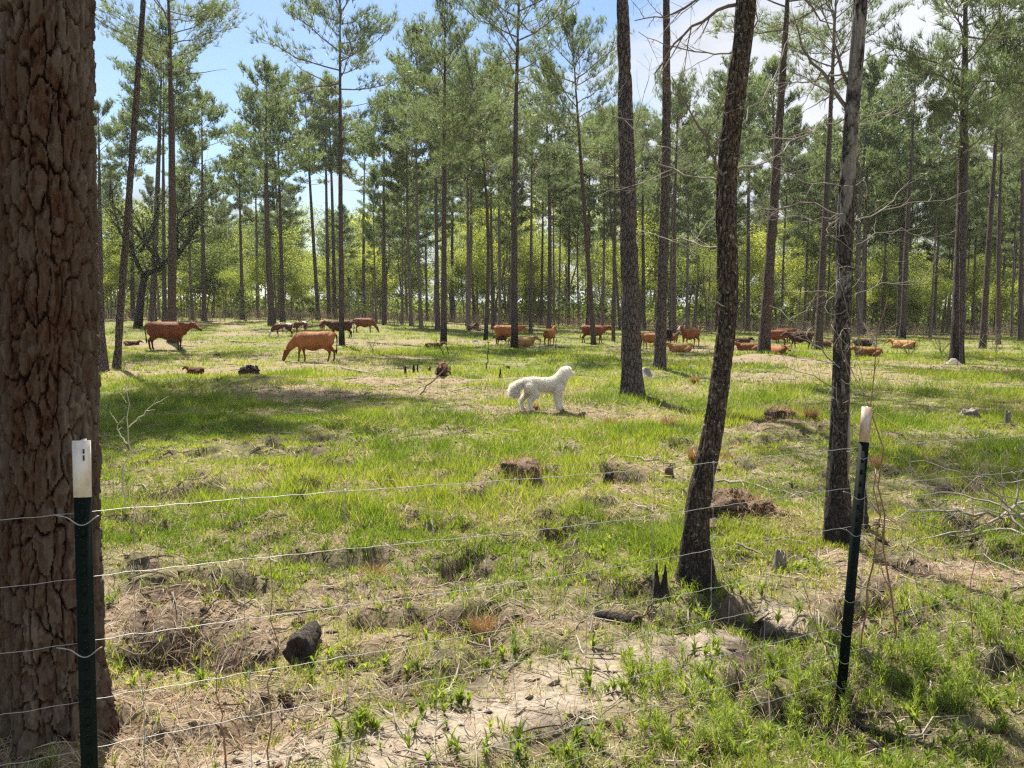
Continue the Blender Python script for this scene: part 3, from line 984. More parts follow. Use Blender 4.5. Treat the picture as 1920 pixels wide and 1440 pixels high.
def pine_geo(H, cs, lod, rmax=None, r_limb=0.042, dens=1.0, lean=(0, 0)):
    """limbs (MB) and tuft tips of a pine whose axis runs from the origin up to (lean*H, H)"""
    mb = MB()
    tips, dirs = [], []
    span = H - cs
    rmax = rmax or 0.145 * H
    nl = int(span * 2.5 * dens) + 6
    az = rng.random() * 6.28
    for q in range(nl):
        rel = ((q + rng.random()) / nl)
        h = cs + span * rel * 0.99
        Lb = rmax * np.interp(rel, [0, .15, .4, .75, 1], [.6, .95, 1, .68, .22]) * (0.6 + 0.55 * rng.random())
        az += 2.4 + rng.normal(0, 0.5)
        el = R(np.interp(rel, [0, .5, 1], [2, 22, 62]) + rng.normal(0, 10))
        d0 = np.array([math.cos(az) * math.cos(el), math.sin(az) * math.cos(el), math.sin(el)])
        o = np.array([lean[0] * h, lean[1] * h, h])
        bendz = rng.normal(0.10, 0.10)
        ts = np.linspace(0, 1, 6)
        wig = rng.normal(0, 0.035 * Lb, (6, 3))
        wig[0] = 0
        Pl = o + ts[:, None] * d0 * Lb + np.array([0, 0, 1]) * (bendz * Lb * ts ** 2)[:, None] + wig * ts[:, None]
        rl = max(0.012, r_limb * (0.35 + 0.65 * Lb / rmax))
        mb.tube(Pl, rl * (1 - 0.8 * ts), 5 if lod < 2 else 3, cap=False)
        if rel < 0.2 and rng.random() < 0.4:
            continue
        ns = int((4 + Lb * 2.7) * dens)
        for s_ in range(ns):
            t = 0.2 + 0.8 * (s_ + rng.random()) / ns
            c = np.array([np.interp(t, ts, Pl[:, k]) for k in range(3)])
            side = 1 if s_ % 2 else -1
            aa = az + side * R(20 + 50 * rng.random())
            ee = el + R(12 + 22 * rng.random())
            ds = np.array([math.cos(aa) * math.cos(ee), math.sin(aa) * math.cos(ee), math.sin(ee)])
            Ls = (0.25 + 0.30 * rng.random()) * Lb * (1.15 - 0.6 * t) + 0.25
            e = c + ds * Ls
            if lod < 2:
                mb.tube(np.array([c, c + ds * Ls * 0.5 + [0, 0, -0.03 * Ls], e]), [rl * 0.35, rl * 0.25, rl * 0.12], 3, cap=False)
            nt_ = int(3 + Ls * 3.6)
            for k in range(nt_):
                f = 0.35 + 0.65 * (k + 1) / nt_
                j = rng.normal(0, 0.13, 3)
                tips.append(c + ds * Ls * f + j)
                dirs.append(ds + rng.normal(0, 0.5, 3) + [0, 0, 0.25])
    return mb, np.array(tips), np.array(dirs)


def pine_parts(H, cs, r0, lod, mat, lean=(0, 0), curve=0.0, rmax=None, dens=1.0, seed=0):
    zz = np.linspace(0, 1, 9)
    bow = curve * np.sin(zz * math.pi)
    an = rng.random() * 6.28
    axis = np.stack([lean[0] * H * zz + bow * math.cos(an), lean[1] * H * zz + bow * math.sin(an) * 0.3, H * zz], 1)
    axis[0, 2] -= 0.25
    rad = r0 * np.interp(zz, [0, 0.12, 0.5, 0.85, 1], [1.0, 0.9, 0.66, 0.26, 0.08])
    if lod == 0:
        tm = trunk_mesh('trunk', mat, axis, rad, 44, 170, ridge=0.028, seed=seed, flare=0.62)
    elif lod == 1:
        tm = trunk_mesh('trunk', mat, axis, rad, 20, 70, ridge=0.018, seed=seed, ridge_u=8)
    else:
        tm = trunk_mesh('trunk', mat, axis, rad, 8, 16, seed=seed)
    mb, tp, dr = pine_geo(H, cs, lod, rmax, dens=dens, lean=lean)
    # the limbs follow the bow of the stem
    def bowed(P):
        b = curve * np.sin(np.clip(P[:, 2] / H, 0, 1) * math.pi)
        P = P.copy()
        P[:, 0] += b * math.cos(an)
        P[:, 1] += b * math.sin(an) * 0.3
        return P
    mb.V = [bowed(v) for v in mb.V]
    lm = mb.mesh('branches', M['twig'] if lod else M['twig'])
    nb, L, W = ((16, 0.30, 0.016), (11, 0.33, 0.022), (6, 0.44, 0.066))[lod]
    V, T, tint = tufts(bowed(tp), dr, nb, L, W)
    cm = new_mesh('crown', V, T, M['needles'], False, {'tint': tint})
    return tm, lm, cm


def put_tree(name, loc, meshes, label, cat, group=None, rot=0.0, scale=1.0, trunk_w=1.0):
    t = empty(name, loc)
    t.rotation_euler = (0, 0, rot)
    t.scale = (scale,) * 3
    for me, nm in zip(meshes, ('trunk', 'branches', 'crown')):
        if me is None:
            continue
        o = link(nm, me, t)
        if nm == 'trunk':
            o.scale = (trunk_w, trunk_w, 1)
    return tag(t, label, cat, group)


# (base x, base y, trunk width, x at row y_ref, y_ref, first limbs at row, top at row, bark, label)
PINES = [
    (322, 644, 17, 314, 0, 150, -90, 'pine_bark_scorched', 'stout pine rising right behind the standing red cow'),
    (285, 603, 13, 300, 200, 260, 60, 'pine_bark', 'grey pine with a pale trunk left of the stout pine'),
    (309, 606, 9, 307, 200, 270, 110, 'pine_bark', 'thin reddish pine squeezed between pale pine and stout pine'),
    (217, 693, 12, 262, 60, -150, -620, 'pine_bark', 'slim leaning pine just right of the huge bark covered pine'),
    (188, 702, 24, 150, 0, -60, -560, 'pine_bark', 'thick pine mostly hidden behind the huge bark covered pine'),
    (190, 598, 11, 186, 300, 330, 210, 'pine_bark', 'small far pine between the huge pine and the slim leaning pine'),
    (249, 597, 9, 243, 300, 350, 230, 'pine_bark', 'far pine behind the slim leaning pine'),
    (383, 602, 9, 379, 250, 330, 190, 'pine_bark', 'lone pine standing behind the head of the standing red cow'),
    (510, 611, 13, 503, 250, 345, 135, 'pine_bark', 'round topped dense pine behind the small pied calf'),
    (530, 604, 9, 522, 320, 360, 200, 'pine_bark', 'pine close behind the round topped pine'),
    (641, 651, 10, 638, 0, 230, -70, 'pine_bark_burnt', 'tall black based pine with the dark cow behind its foot'),
    (597, 600, 8, 580, 320, 350, 150, 'pine_bark', 'pine left of the black based pine, tilted left'),
    (617, 599, 8, 612, 300, 340, 165, 'pine_bark', 'straight far pine beside the black based pine'),
    (628, 600, 8, 618, 280, 330, 150, 'pine_bark', 'far pine crossing behind the black based pine'),
    (720, 610, 8, 721, 250, 340, 195, 'pine_bark', 'slender pine right of the grazing red brown cow'),
    (682, 600, 7, 684, 340, 370, 250, 'pine_bark', 'thin far pine above the grazing red brown cow'),
    (821, 620, 9, 818, 250, 360, 170, 'pine_bark', 'pine touching the left side of the burnt pine'),
    (832, 645, 12, 834, 60, 345, 10, 'pine_bark_burnt', 'broad crowned burnt pine behind the leaning stick'),
    (847, 604, 7, 850, 340, 370, 240, 'pine_bark', 'thin pine just right of the burnt pine'),
    (876, 612, 7, 878, 340, 350, 215, 'pine_bark', 'slim pine halfway between two burnt pines'),
    (891, 604, 6, 889, 380, 390, 280, 'pine_bark', 'very thin far pine behind the bent charred pine'),
    (910, 638, 8, 886, 260, 330, 110, 'pine_bark_burnt', 'bent charred pine curving left as it rises'),
    (925, 617, 7, 922, 330, 360, 230, 'pine_bark', 'thin pine left of the brown cow and her calf'),
    (965, 656, 13, 975, 0, 170, -110, 'pine_bark_burnt', 'tall burnt pine standing in front of the brown cow and calf'),
    (995, 626, 7, 997, 350, 370, 240, 'pine_bark', 'slim pine right of the tall burnt pine'),
    (1029, 617, 9, 1021, 200, 340, 130, 'pine_bark', 'straight pine behind the cow seen from the rear'),
    (1015, 610, 6, 1018, 380, 390, 290, 'pine_bark', 'faint far pine beside the straight pine'),
    (1066, 610, 6, 1068, 390, 395, 260, 'pine_bark', 'thin far pine above the open grass, right of the straight pine'),
    (1103, 613, 8, 1105, 400, 380, 230, 'pine_bark', 'dark thin pine left of the leaning reddish pine'),
    (1114, 647, 10, 1082, 200, 300, 55, 'pine_bark_scorched', 'reddish pine leaning left, in front of the walking cow'),
    (1150, 641, 7, 1152, 350, 350, 225, 'pine_bark', 'slim pine right of the walking red cow'),
    (1163, 620, 6, 1140, 330, 360, 240, 'pine_bark', 'thin far pine left of the thickest mid field pine'),
    (1186, 752, 36, 1166, 0, -140, -520, 'pine_bark', 'thickest mid field pine with plated bark near the white dog'),
    (1236, 699, 21, 1240, 0, -60, -360, 'pine_bark', 'second thick pine with a grey ant hill at its foot'),
    (1264, 631, 9, 1270, 300, 330, 170, 'pine_bark', 'pine between the second thick pine and the white faced cow'),
    (1207, 618, 8, 1205, 330, 360, 230, 'pine_bark', 'pine half hidden behind the thickest mid field pine'),
    (1431, 672, 22, 1474, 40, 60, -200, 'pine_bark_scorched', 'leaning pine beside the front facing resting cow'),
    (1534, 656, 15, 1562, 100, 200, -60, 'pine_bark', 'pine leaning right behind the mottled dead tree'),
    (1692, 637, 11, 1708, 330, 340, 130, 'pine_bark_burnt', 'dark pine behind the tan cow resting farthest right'),
    (1683, 630, 6, 1690, 330, 380, 250, 'pine_bark', 'thin stem leaning on the dark pine behind the farthest right cow'),
    (1793, 682, 24, 1808, 0, 220, -130, 'pine_bark_burnt', 'stout two toned pine with a pale ant hill at its foot'),
    (1804, 684, 5, 1812, 250, 300, 170, 'pine_bark', 'thin stem pressed against the stout two toned pine'),
    (1842, 654, 12, 1868, 260, 290, 90, 'pine_bark', 'pine leaning right, just beyond the stout two toned pine'),
    (1872, 646, 9, 1880, 300, 330, 180, 'pine_bark', 'last slender pine at the right hand end of the stand'),
    (1620, 626, 8, 1626, 330, 350, 190, 'pine_bark', 'pine just right of the mottled dead tree'),
    (1912, 640, 9, 1916, 300, 300, 120, 'pine_bark', 'far pine cut by the right border of the view'),
    (1345, 620, 8, 1348, 300, 350, 205, 'pine_bark', 'pine behind the crooked gum tree, on its left'),
    (1402, 622, 9, 1405, 300, 340, 160, 'pine_bark', 'dark pine between the crooked gum and the leaning pine'),
    (455, 600, 8, 450, 380, 395, 300, 'pine_bark', 'low far pine between lone pine and round topped pine'),
]
placed = []
for q, (xb, yb, w, xr, yr, ycs, ytop, bk, label) in enumerate(PINES):
    rng = np.random.default_rng(100 + q)
    b = at(xb, yb)
    Yd = b[1]
    b[2] = float(h_ground(b[0], b[1]))
    top = pt(xr, yr, Yd)
    H = pt(xb, ytop, Yd)[2] - b[2]
    cs = pt(xb, ycs, Yd)[2] - b[2]
    lean = ((top[0] - b[0]) / (top[2] - b[2]), 0.0)
    r0 = 0.5 * w / F_PX * Yd * 1.0
    lod = 0 if Yd < 24 else (1 if Yd < 62 else 2)
    curve = -0.9 if 'bent charred' in label else rng.normal(0, 0.12)
    parts = pine_parts(H, cs, r0, lod, M[bk], lean, curve, rmax=5.2 if xb in (217, 188) else min(0.2 * H, 4.3 if xb > 1100 or xb < 400 else 3.7), dens=1.6 if xb in (217, 188) else (1.2 if lod < 2 else 1.15), seed=q)
    put_tree('pine_tree', b, parts, label, 'pine tree', 'pine trees of the open stand')
    placed.append((b[0], b[1]))

# pines further back share a few shapes
rng = np.random.default_rng(5)
protos = []
for k in range(7):
    H = 20 + 1.5 * k
    protos.append((H, pine_parts(H, H * (0.42 + 0.07 * (k % 3)), 0.19, 2, M['far_bark'], (rng.normal(0, 0.012), 0), rng.normal(0, 0.35), rmax=3.4 + 0.3 * (k % 3), dens=1.25, seed=60 + k)))
n_far = 0
tries = 0
while n_far < 235 and tries < 5000:
    tries += 1
    y = 62 + 105 * rng.random() ** 0.85
    x = (rng.random() * 2 - 1) * (0.86 * y + 8)
    if min((x - a) ** 2 + (y - b) ** 2 for a, b in placed) < 2.6 ** 2:
        continue
    pxl = x / y * F_PX + CX
    H, pm = protos[rng.integers(len(protos))]
    want = 18 + 9 * rng.random()
    # the stand is thinner and lower to the left of the middle, where the sky shows
    if 380 < pxl < 760:
        want *= 0.78
        if rng.random() < 0.45:
            continue
    if 215 < pxl < 400 and rng.random() < 0.65:
        continue
    if y < 85 and rng.random() < 0.35:
        continue
    placed.append((x, y))
    put_tree('pine_tree', (x, y, float(h_ground(np.array(x), np.array(y)))), pm, 'slender pine in the far part of the stand, one of many alike', 'pine tree', 'slender pines of the far stand', rng.random() * 6.28, want / H, 0.8 + 0.5 * rng.random())
    n_far += 1
# pines beside and behind the view: their crowns shade the clearing
for x, y, H in [(-16, 17, 22), (-24, 25, 23), (15, 19, 22), (20, 28, 24), (-24, 34, 23), (27, 40, 22), (12, 10, 21)]:
    put_tree('pine_tree', (x, y, float(h_ground(np.array(float(x)), np.array(float(y))))), protos[rng.integers(len(protos))][1], 'tall pine standing at the side of the clearing', 'pine tree', 'pines at the sides of the clearing', rng.random() * 6.28, H / 24, 1.0)


def broadleaf(H, spread, nleaf, lsize, mat, bark, seed, open_=0.5, r0=None, low=0.26):
    r = np.random.default_rng(seed)
    mb = MB()
    tips = []
    r0 = r0 or H * 0.012

    def grow(p, d, L, rad, lev):
        n = 5
        ts = np.linspace(0, 1, n)
        P = p + ts[:, None] * d * L + np.cumsum(r.normal(0, 0.035 * L, (n, 3)), 0) * ts[:, None]
        mb.tube(P, rad * (1 - 0.45 * ts), 6 if lev == 0 else 4, cap=False)
        if lev >= 3:
            tips.append(P[-1])
            tips.append(P[3])
            return
        if lev == 2:
            tips.append(P[-1])
        nk = (6, 4, 3)[lev]
        for k in range(nk):
            t = (low if lev == 0 else 0.3) + (1 - (low if lev == 0 else 0.3)) * (k + r.random()) / nk
            c = np.array([np.interp(t, ts, P[:, q]) for q in range(3)])
            a = r.random() * 6.28
            o = np.array([math.cos(a), math.sin(a), 0.25 + 0.5 * r.random()])
            dd = unit(d * 0.5 + o * (0.6 + open_))
            grow(c, dd, L * (0.42 + 0.25 * r.random()) * (spread if lev == 0 else 1), rad * 0.5 * (1.1 - 0.6 * t), lev + 1)

    grow(np.zeros(3), unit(np.array([r.normal(0, .05), r.normal(0, .05), 1])), H * 0.82, r0, 0)
    tips = np.array(tips)
    ci = r.integers(0, len(tips), nleaf)
    P = tips[ci] + r.normal(0, 1, (nleaf, 3)) * np.array([0.055, 0.055, 0.04]) * H * (0.5 + r.random((nleaf, 1)))
    P[:, 2] = np.maximum(P[:, 2], 0.15)
    a = unit(r.normal(0, 1, (nleaf, 3)))
    bq = unit(np.cross(a, r.normal(0, 1, (nleaf, 3))))
    s = lsize * (0.6 + 0.8 * r.random((nleaf, 1)))
    V = np.stack([P - a * s, P + bq * s * 0.55, P + a * s, P - bq * s * 0.55], 1).reshape(-1, 3)
    Qd = np.arange(4 * nleaf).reshape(-1, 4)
    tint = np.repeat(np.clip(0.5 + 0.5 * (r.random(len(tips))[ci] - 0.5) + r.normal(0, 0.2, nleaf), 0, 1), 4)
    crown = new_mesh('crown', V, Qd, mat, False, {'tint': tint})
    return mb.mesh('trunk', bark), None, crown


hard = []
for k in range(8):
    H = 7 + 1.1 * k
    hard.append((H, broadleaf(H, 0.9, 7500, 0.115, M[('leaf_bright', 'leaf_mid', 'leaf_mid', 'leaf_bright')[k % 4]], M['far_bark'], 300 + k)))
rng = np.random.default_rng(9)
KIND = ['bright young broadleaf tree at the far edge of the clearing', 'leafy light green tree among the far pine trunks']
n = 0
while n < 225:
    y = 90 + 76 * rng.random()
    x = (rng.random() * 2 - 1) * (0.8 * y + 6)
    H, pm = hard[rng.integers(len(hard))]
    sc_ = (0.6 + 0.55 * rng.random()) * (0.8 + 0.4 * sstep(90, 150, y))
    put_tree('broadleaf_tree', (x, y, float(h_ground(np.array(x), np.array(y)))), pm, KIND[0] if y < 112 else KIND[1], 'tree', 'broadleaf trees at the edge of the clearing' if y < 112 else 'broadleaf trees among the far trunks', rng.random() * 6.28, float(sc_))
    n += 1


# young bushy pines
def sapling(H, seed):
    global rng
    old, rng = rng, np.random.default_rng(seed)
    mb = MB()
    mb.tube([[0, 0, -0.1], [0.02, 0, H * 0.5], [0, 0.02, H]], [0.03 * H / 2, 0.02 * H / 2, 0.006], 5, cap=False)
    tp, dr = [], []
    for k in range(int(H * 14)):
        rel = rng.random() ** 0.9
        h = H * (0.12 + 0.86 * rel)
        L = 0.42 * H * (1.05 - rel) * (0.5 + 0.6 * rng.random()) * 0.8 + 0.15
        a = rng.random() * 6.28
        d = unit(np.array([math.cos(a), math.sin(a), 0.25 + 0.6 * rel]))
        mb.tube(np.array([[0, 0, h], [0, 0, h] + d * L]), [0.012, 0.004], 3, cap=False)
        for q in range(4):
            tp.append(np.array([0, 0, h]) + d * L * (0.35 + 0.65 * (q + rng.random()) / 4))
            dr.append(d)
    V, T, tint = tufts(np.array(tp), np.array(dr), 12, 0.28, 0.02, 0.8, 0.4)
    out = (mb.mesh('trunk', M['twig']), None, new_mesh('crown', V, T, M['young_needles'], False, {'tint': tint}))
    rng = old
    return out


saps = [(H, sapling(H, 500 + k)) for k, H in enumerate((2.2, 3.0, 3.8, 4.6))]
SAPLINGS = [(450, 605, 1, 'left of the round topped pine'), (560, 602, 1, 'behind the half turned pied calf'), (585, 604, .9, 'above the shoulder of the orange brown cow'), (655, 601, 1.2, 'just right of the black based pine'), (672, 600, 1.2, 'above the head end of the dark red cow'), (700, 602, 1.2, 'behind the red brown cow grazing to the right'), (745, 606, .9, 'right of the slender pine, by the pale leafless shrub'), (1010, 608, .8, 'between the slim pine and the straight pine'), (1055, 612, 1.1, 'behind the cow seen from the rear'), (1075, 612, .9, 'left of the walking red cow'), (1130, 614, .9, 'above the back of the walking red cow'), (1175, 614, .9, 'touching the left edge of the thickest pine'), (1290, 612, 1.1, 'right above the white faced cow'), (1312, 614, .9, 'right of the white faced cow'), (1335, 616, 1, 'at the left edge of the crooked gum'), (1390, 616, 1, 'at the right edge of the crooked gum'), (1412, 618, 1.2, 'left of the leaning pine by the resting cow'), (1480, 616, 1, 'behind the standing red cows'), (1505, 618, 1, 'behind the very dark cow'), (1560, 616, 1.2, 'right of the right leaning pine, by the dead tree'), (1640, 620, 1.2, 'right of the mottled dead tree'), (1740, 622, 1.6, 'beside the low pale heap far to the right'), (1760, 622, 1.5, 'left of the stout two toned pine, farther one'), (1780, 624, 1.3, 'touching the stout two toned pine'), (1830, 622, 1.6, 'between the last two right leaning pines'), (1885, 622, 1.7, 'near the right border, dark and wide'), (1915, 624, 1.4, 'cut by the right border'), (225, 596, .9, 'behind the slim leaning pine at left'), (420, 600, .8, 'right of the head of the standing cow'), (355, 600, .9, 'above the back of the standing red cow')]
for px, py, s, lb in SAPLINGS:
    p = at(px, py)
    p[2] = float(h_ground(p[0], p[1]))
    H, pm = saps[rng.integers(4)]
    put_tree('pine_sapling', p, pm, 'bushy young pine ' + lb, 'pine sapling', 'young pines along the tree line', rng.random() * 6.28, s * (0.85 + 0.3 * rng.random()))

# dry brush along the tree line and the closed woods behind it
rng = np.random.default_rng(21)
bc = Coll()
nb = 26000
y = 72 + 60 * rng.random(nb) ** 1.2
x = (rng.random(nb) * 2 - 1) * (0.8 * y + 6)
keep = (fbm(x * 0.12, y * 0.12, 3, 91) > 0.36 + 0.22 * rng.random(nb)) & ((y > 88) | (rng.random(nb) < 0.25))
x, y = x[keep], y[keep]
nb = len(x)
P = np.stack([x, y, h_ground(x, y)], 1)
an = rng.random(nb) * 6.28
D = np.stack([np.cos(an), np.sin(an), 0 * an], 1)
col = lerp3((0.30, 0.24, 0.18), (0.15, 0.115, 0.085), rng.random(nb))
bc.add(*blades(P, D, 0.7 + 1.3 * rng.random(nb), 0.03 + 0.03 * rng.random(nb), np.clip(0.1 + 0.75 * rng.random(nb) ** 1.5, 0, 0.95), col, 2))
tag(bc.build('undergrowth', M['litter']), 'dry grey brown undergrowth of stems along the tree line', 'undergrowth', kind='stuff')

nf = 170000
y = 122 + 80 * rng.random(nf)
x = (rng.random(nf) * 2 - 1) * (0.85 * y + 10)
top_h = 2.5 + 9 * fbm(x * 0.06, y * 0.06, 3, 93)
z = h_macro(x, y) + np.where(rng.random(nf) < 0.45, 3.6 * rng.random(nf), top_h * rng.random(nf) ** 1.3)
gap = fbm(x * 0.25 + z * 0.2, y * 0.25 + z * 0.31, 3, 95)
keep = (gap > 0.5) | (z - h_macro(x, y) < 3.2)
x, y, z = x[keep], y[keep], z[keep]
nf = len(x)
P = np.stack([x, y, z], 1)
a = unit(rng.normal(0, 1, (nf, 3)))
bq = unit(np.cross(a, rng.normal(0, 1, (nf, 3))))
s = 0.26 * (0.6 + 0.9 * rng.random((nf, 1)))
V = np.stack([P - a * s, P + bq * s * 0.6, P + a * s, P - bq * s * 0.6], 1).reshape(-1, 3)
tint = np.repeat(np.clip(fbm(x * 0.1, z * 0.3, 2, 97) + rng.normal(0, 0.2, nf), 0, 1), 4)
fw = link('far_woods', new_mesh('far_woods', V, np.arange(4 * nf).reshape(-1, 4), M['leaf_mid'], False, {'tint': tint}))
tag(fw, 'closed green woods beyond the last pines', 'woods', kind='stuff')


# ------------------------------------------------------------------ the huge pine beside the near post
rng = np.random.default_rng(33)
bp = at(101, 1378)
bp[2] = float(h_ground(bp[0], bp[1]))
top = pt(83, 0, bp[1])
BH = 21.0
blean = ((top[0] - bp[0]) / (top[2] - bp[2]), 0.0)


def big_pine():
    t = empty('pine_tree', bp)
    tag(t, 'huge near pine with thick plated bark behind the white topped post', 'pine tree')
    sides, zs = 270, np.concatenate([np.linspace(-0.25, 3.35, 400), np.linspace(3.5, BH, 30)])
    th = np.linspace(0, 2 * np.pi, sides, endpoint=False)
    U, Zg = np.meshgrid(th / (2 * np.pi), zs)
    rc = np.interp(zs, [-0.25, 0, 0.3, 0.9, 1.5, 3.2, 8, 15, BH], [.23, .190, .174, .165, .162, .153, .14, .10, .02])

    def cells(gu, gv0, nu, seed, su):
        f1 = np.full(U.shape, 9.0)
        f2 = np.full(U.shape, 9.0)
        cid = np.zeros(U.shape, np.int64)
        ou = np.zeros(U.shape)
        ov = np.zeros(U.shape)
        iu = np.floor(gu)
        for du in (-1, 0, 1):
            col = iu + du
            colm = np.mod(col, nu)
            gv = gv0 * (0.8 + 0.4 * _h(colm, colm * 0 + 9, seed + 2)) + _h(colm, colm * 0 + 5, seed)
            iv = np.floor(gv)
            for dv_ in (-1, 0, 1):
                row = iv + dv_
                ju = col + 0.5 + 0.55 * (_h(colm, row, seed + 6) - 0.5)
                jv = row + 0.5 + 0.7 * (_h(colm, row, seed + 8) - 0.5)
                d = np.sqrt(((gu - ju) * su) ** 2 + (gv - jv) ** 2)
                closer = d < f1
                f2 = np.where(closer, f1, np.minimum(f2, d))
                cid = np.where(closer, (colm * 1000 + row + 300).astype(np.int64), cid)
                ou = np.where(closer, gu - ju, ou)
                ov = np.where(closer, gv - jv, ov)
                f1 = np.where(closer, d, f1)
        return f1, f2, cid, ou, ov
    wu = 1.1 * (fbm(U * 14, Zg * 5, 3, 201) - 0.5)
    wv = 0.9 * (fbm(U * 16 + 7, Zg * 8, 3, 203) - 0.5)
    f1, f2, cid, ou, ov = cells(U * 24 + wu, Zg / 0.165 + wv, 24, 211, 1.05)
    edge = f2 - f1 + 0.16 * (fbm(U * 70, Zg * 30, 3, 231, 0.6) - 0.5)
    cr = _h(cid, cid * 0 + 3, 221)
    ca = _h(cid, cid * 0 + 4, 222) - 0.5
    cb = _h(cid, cid * 0 + 5, 224) - 0.5
    # loose scales on every plate, each at its own height
    s1, s2, sid, _, _ = cells(U * 62 + 1.6 * wu + 1.2 * (fbm(U * 50, Zg * 20, 2, 241) - .5), Zg / 0.058 + 1.4 * wv, 62, 251, 1.0)
    sr = _h(sid, sid * 0 + 7, 261)
    q1, q2, qid, _, _ = cells(U * 120 + wu * 2 + 1.0 * (fbm(U * 90, Zg * 40, 2, 243) - .5), Zg / 0.03 + 2 * wv, 120, 271, 1.0)
    qr = _h(qid, qid * 0 + 7, 281)
    det = np.clip((3.6 - Zg) / 0.3, 0, 1)
    plate = sstep(0.03, 0.09, edge)
    fine = fbm(U * 150, Zg * 60, 3, 225) - 0.5
    h = plate * (0.004 + 0.009 * cr + 0.004 * ca * ou * 2 + 0.004 * cb * ov * 2 + 0.020 * (sr - 0.5) + 0.009 * (qr - 0.5) + 0.006 * fine) - 0.010 * (1 - plate)
    rad = rc[:, None] + h * det
    rootn = np.exp(-np.maximum(Zg, 0) / 0.16) * (0.022 * np.sin(th * 4 + 1.0)[None, :] + 0.03 * np.sin(th * 7)[None, :])
    rad = rad + rootn
    ax = zs * blean[0]
    Vx = ax[:, None] + rad * np.cos(th)
    V = np.stack([Vx, rad * np.sin(th), Zg], -1).reshape(-1, 3)
    depth = np.clip(plate * (0.20 + 0.30 * cr + 0.38 * sr + 0.22 * qr - 0.25 * sstep(0.45, 0.7, fbm(U * 5, Zg * 1.3, 3, 291))), 0, 1).reshape(-1)
    rows = len(zs)
    i = np.arange(rows - 1)[:, None] * sides
    j = np.arange(sides)[None, :]
    j2 = (j + 1) % sides
    Qd = np.stack([i + j, i + j2, i + sides + j2, i + sides + j], -1).reshape(-1, 4)
    # faces well inside one cell on the side towards the clearing path make that cell's plate
    fc = cid.reshape(-1)[Qd]
    fe = edge.reshape(-1)[Qd].min(1)
    fth = th[(Qd[:, 0] % sides)]
    fz = zs[Qd[:, 0] // sides]
    inside = (fc.min(1) == fc.max(1)) & (fe > 0.06) & (fz < 3.2) & (fz > 0.0) & (np.sin(fth + 0.5) < 0.05)
    ids, cnt = np.unique(fc[inside][:, 0], return_counts=True)
    ids = ids[np.argsort(-cnt)][:290]
    ids = ids[np.isin(ids, ids[:290])]
    is_plate = inside & np.isin(fc[:, 0], ids)

    def sub(faces, name):
        used, inv = np.unique(faces, return_inverse=True)
        me = new_mesh(name, V[used], inv.reshape(faces.shape), M['big_bark'], False, {'depth': depth[used]})
        return link(name, me, t)

    def islands(fs):
        par = {}

        def find(x):
            while par.setdefault(x, x) != x:
                par[x] = par[par[x]]
                x = par[x]
            return x
        for f in fs.tolist():
            r0 = find(f[0])
            for v in f[1:]:
                par[find(v)] = r0
                r0 = find(r0)
        groups = {}
        for n_, f in enumerate(fs.tolist()):
            groups.setdefault(find(f[0]), []).append(n_)
        return [np.array(v) for v in sorted(groups.values(), key=len, reverse=True)]
    rest = [Qd[~is_plate]]
    for c in ids:
        fs = Qd[is_plate & (fc[:, 0] == c)]
        if len(fs) >= 12 and len(islands(fs)) == 1:
            sub(fs, 'bark_plate')
        elif len(fs):
            isl = islands(fs)
            for g_ in isl:
                if len(g_) >= 12 and g_ is isl[0]:
                    sub(fs[g_], 'bark_plate')
                else:
                    rest.append(fs[g_])
    sub(np.concatenate(rest), 'trunk')
    mb, tp, dr = pine_geo(BH, 11.0, 1, 3.4, lean=blean)
    mb.build('branches', M['twig'], t)
    Vn, T, tint = tufts(tp, dr, 15, 0.32, 0.02)
    link('crown', new_mesh('crown', Vn, T, M['needles'], False, {'tint': tint}), t)


big_pine()


# ------------------------------------------------------------------ bare twigs
def twig_sys(mb, P, r0, rng_, lev=0, maxlev=2, nsub=6, ratio=0.45, droop=0.0, sides=5, curl=0.16):
    P = np.asarray(P, float)
    n = 12 if lev == 0 else 7
    s = np.concatenate([[0], np.cumsum(np.linalg.norm(np.diff(P, axis=0), axis=1))])
    L = s[-1]
    tt = np.linspace(0, L, n)
    Q = np.stack([np.interp(tt, s, P[:, k]) for k in range(3)], 1)
    Q[1:-1] = 0.25 * Q[:-2] + 0.5 * Q[1:-1] + 0.25 * Q[2:]
    Q[1:] += rng_.normal(0, 0.012 * L, (n - 1, 3))
    mb.tube(Q, np.maximum(r0 * np.linspace(1, 0.3, n), 0.0009), sides if lev == 0 else 3, cap=False)
    if lev >= maxlev:
        return
    for k in range(nsub):
        t = 0.2 + 0.8 * (k + rng_.random()) / nsub
        q = min(int(t * (n - 1)), n - 2)
        c = Q[q]
        d = unit(Q[q + 1] - Q[q])
        dd = unit(d * 0.8 + rng_.normal(0, 0.55, 3))
        Ls = L * ratio * (0.5 + 0.8 * rng_.random()) * (1.15 - 0.6 * t)
        ts = np.linspace(0, 1, 5)[:, None]
        bend = rng_.normal(0, curl, 3) * Ls
        pts = c + dd * Ls * ts + bend * ts ** 2 + np.array([0, 0, -droop * Ls]) * ts ** 2
        twig_sys(mb, pts, r0 * 0.5 * (1.1 - 0.5 * t), rng_, lev + 1, maxlev, max(2, nsub - 2), ratio, droop, sides, curl)


def px_path(pts, Y, dy=None):
    dy = dy or [0] * len(pts)
    return np.array([pt(a, b, Y + k) for (a, b), k in zip(pts, dy)])


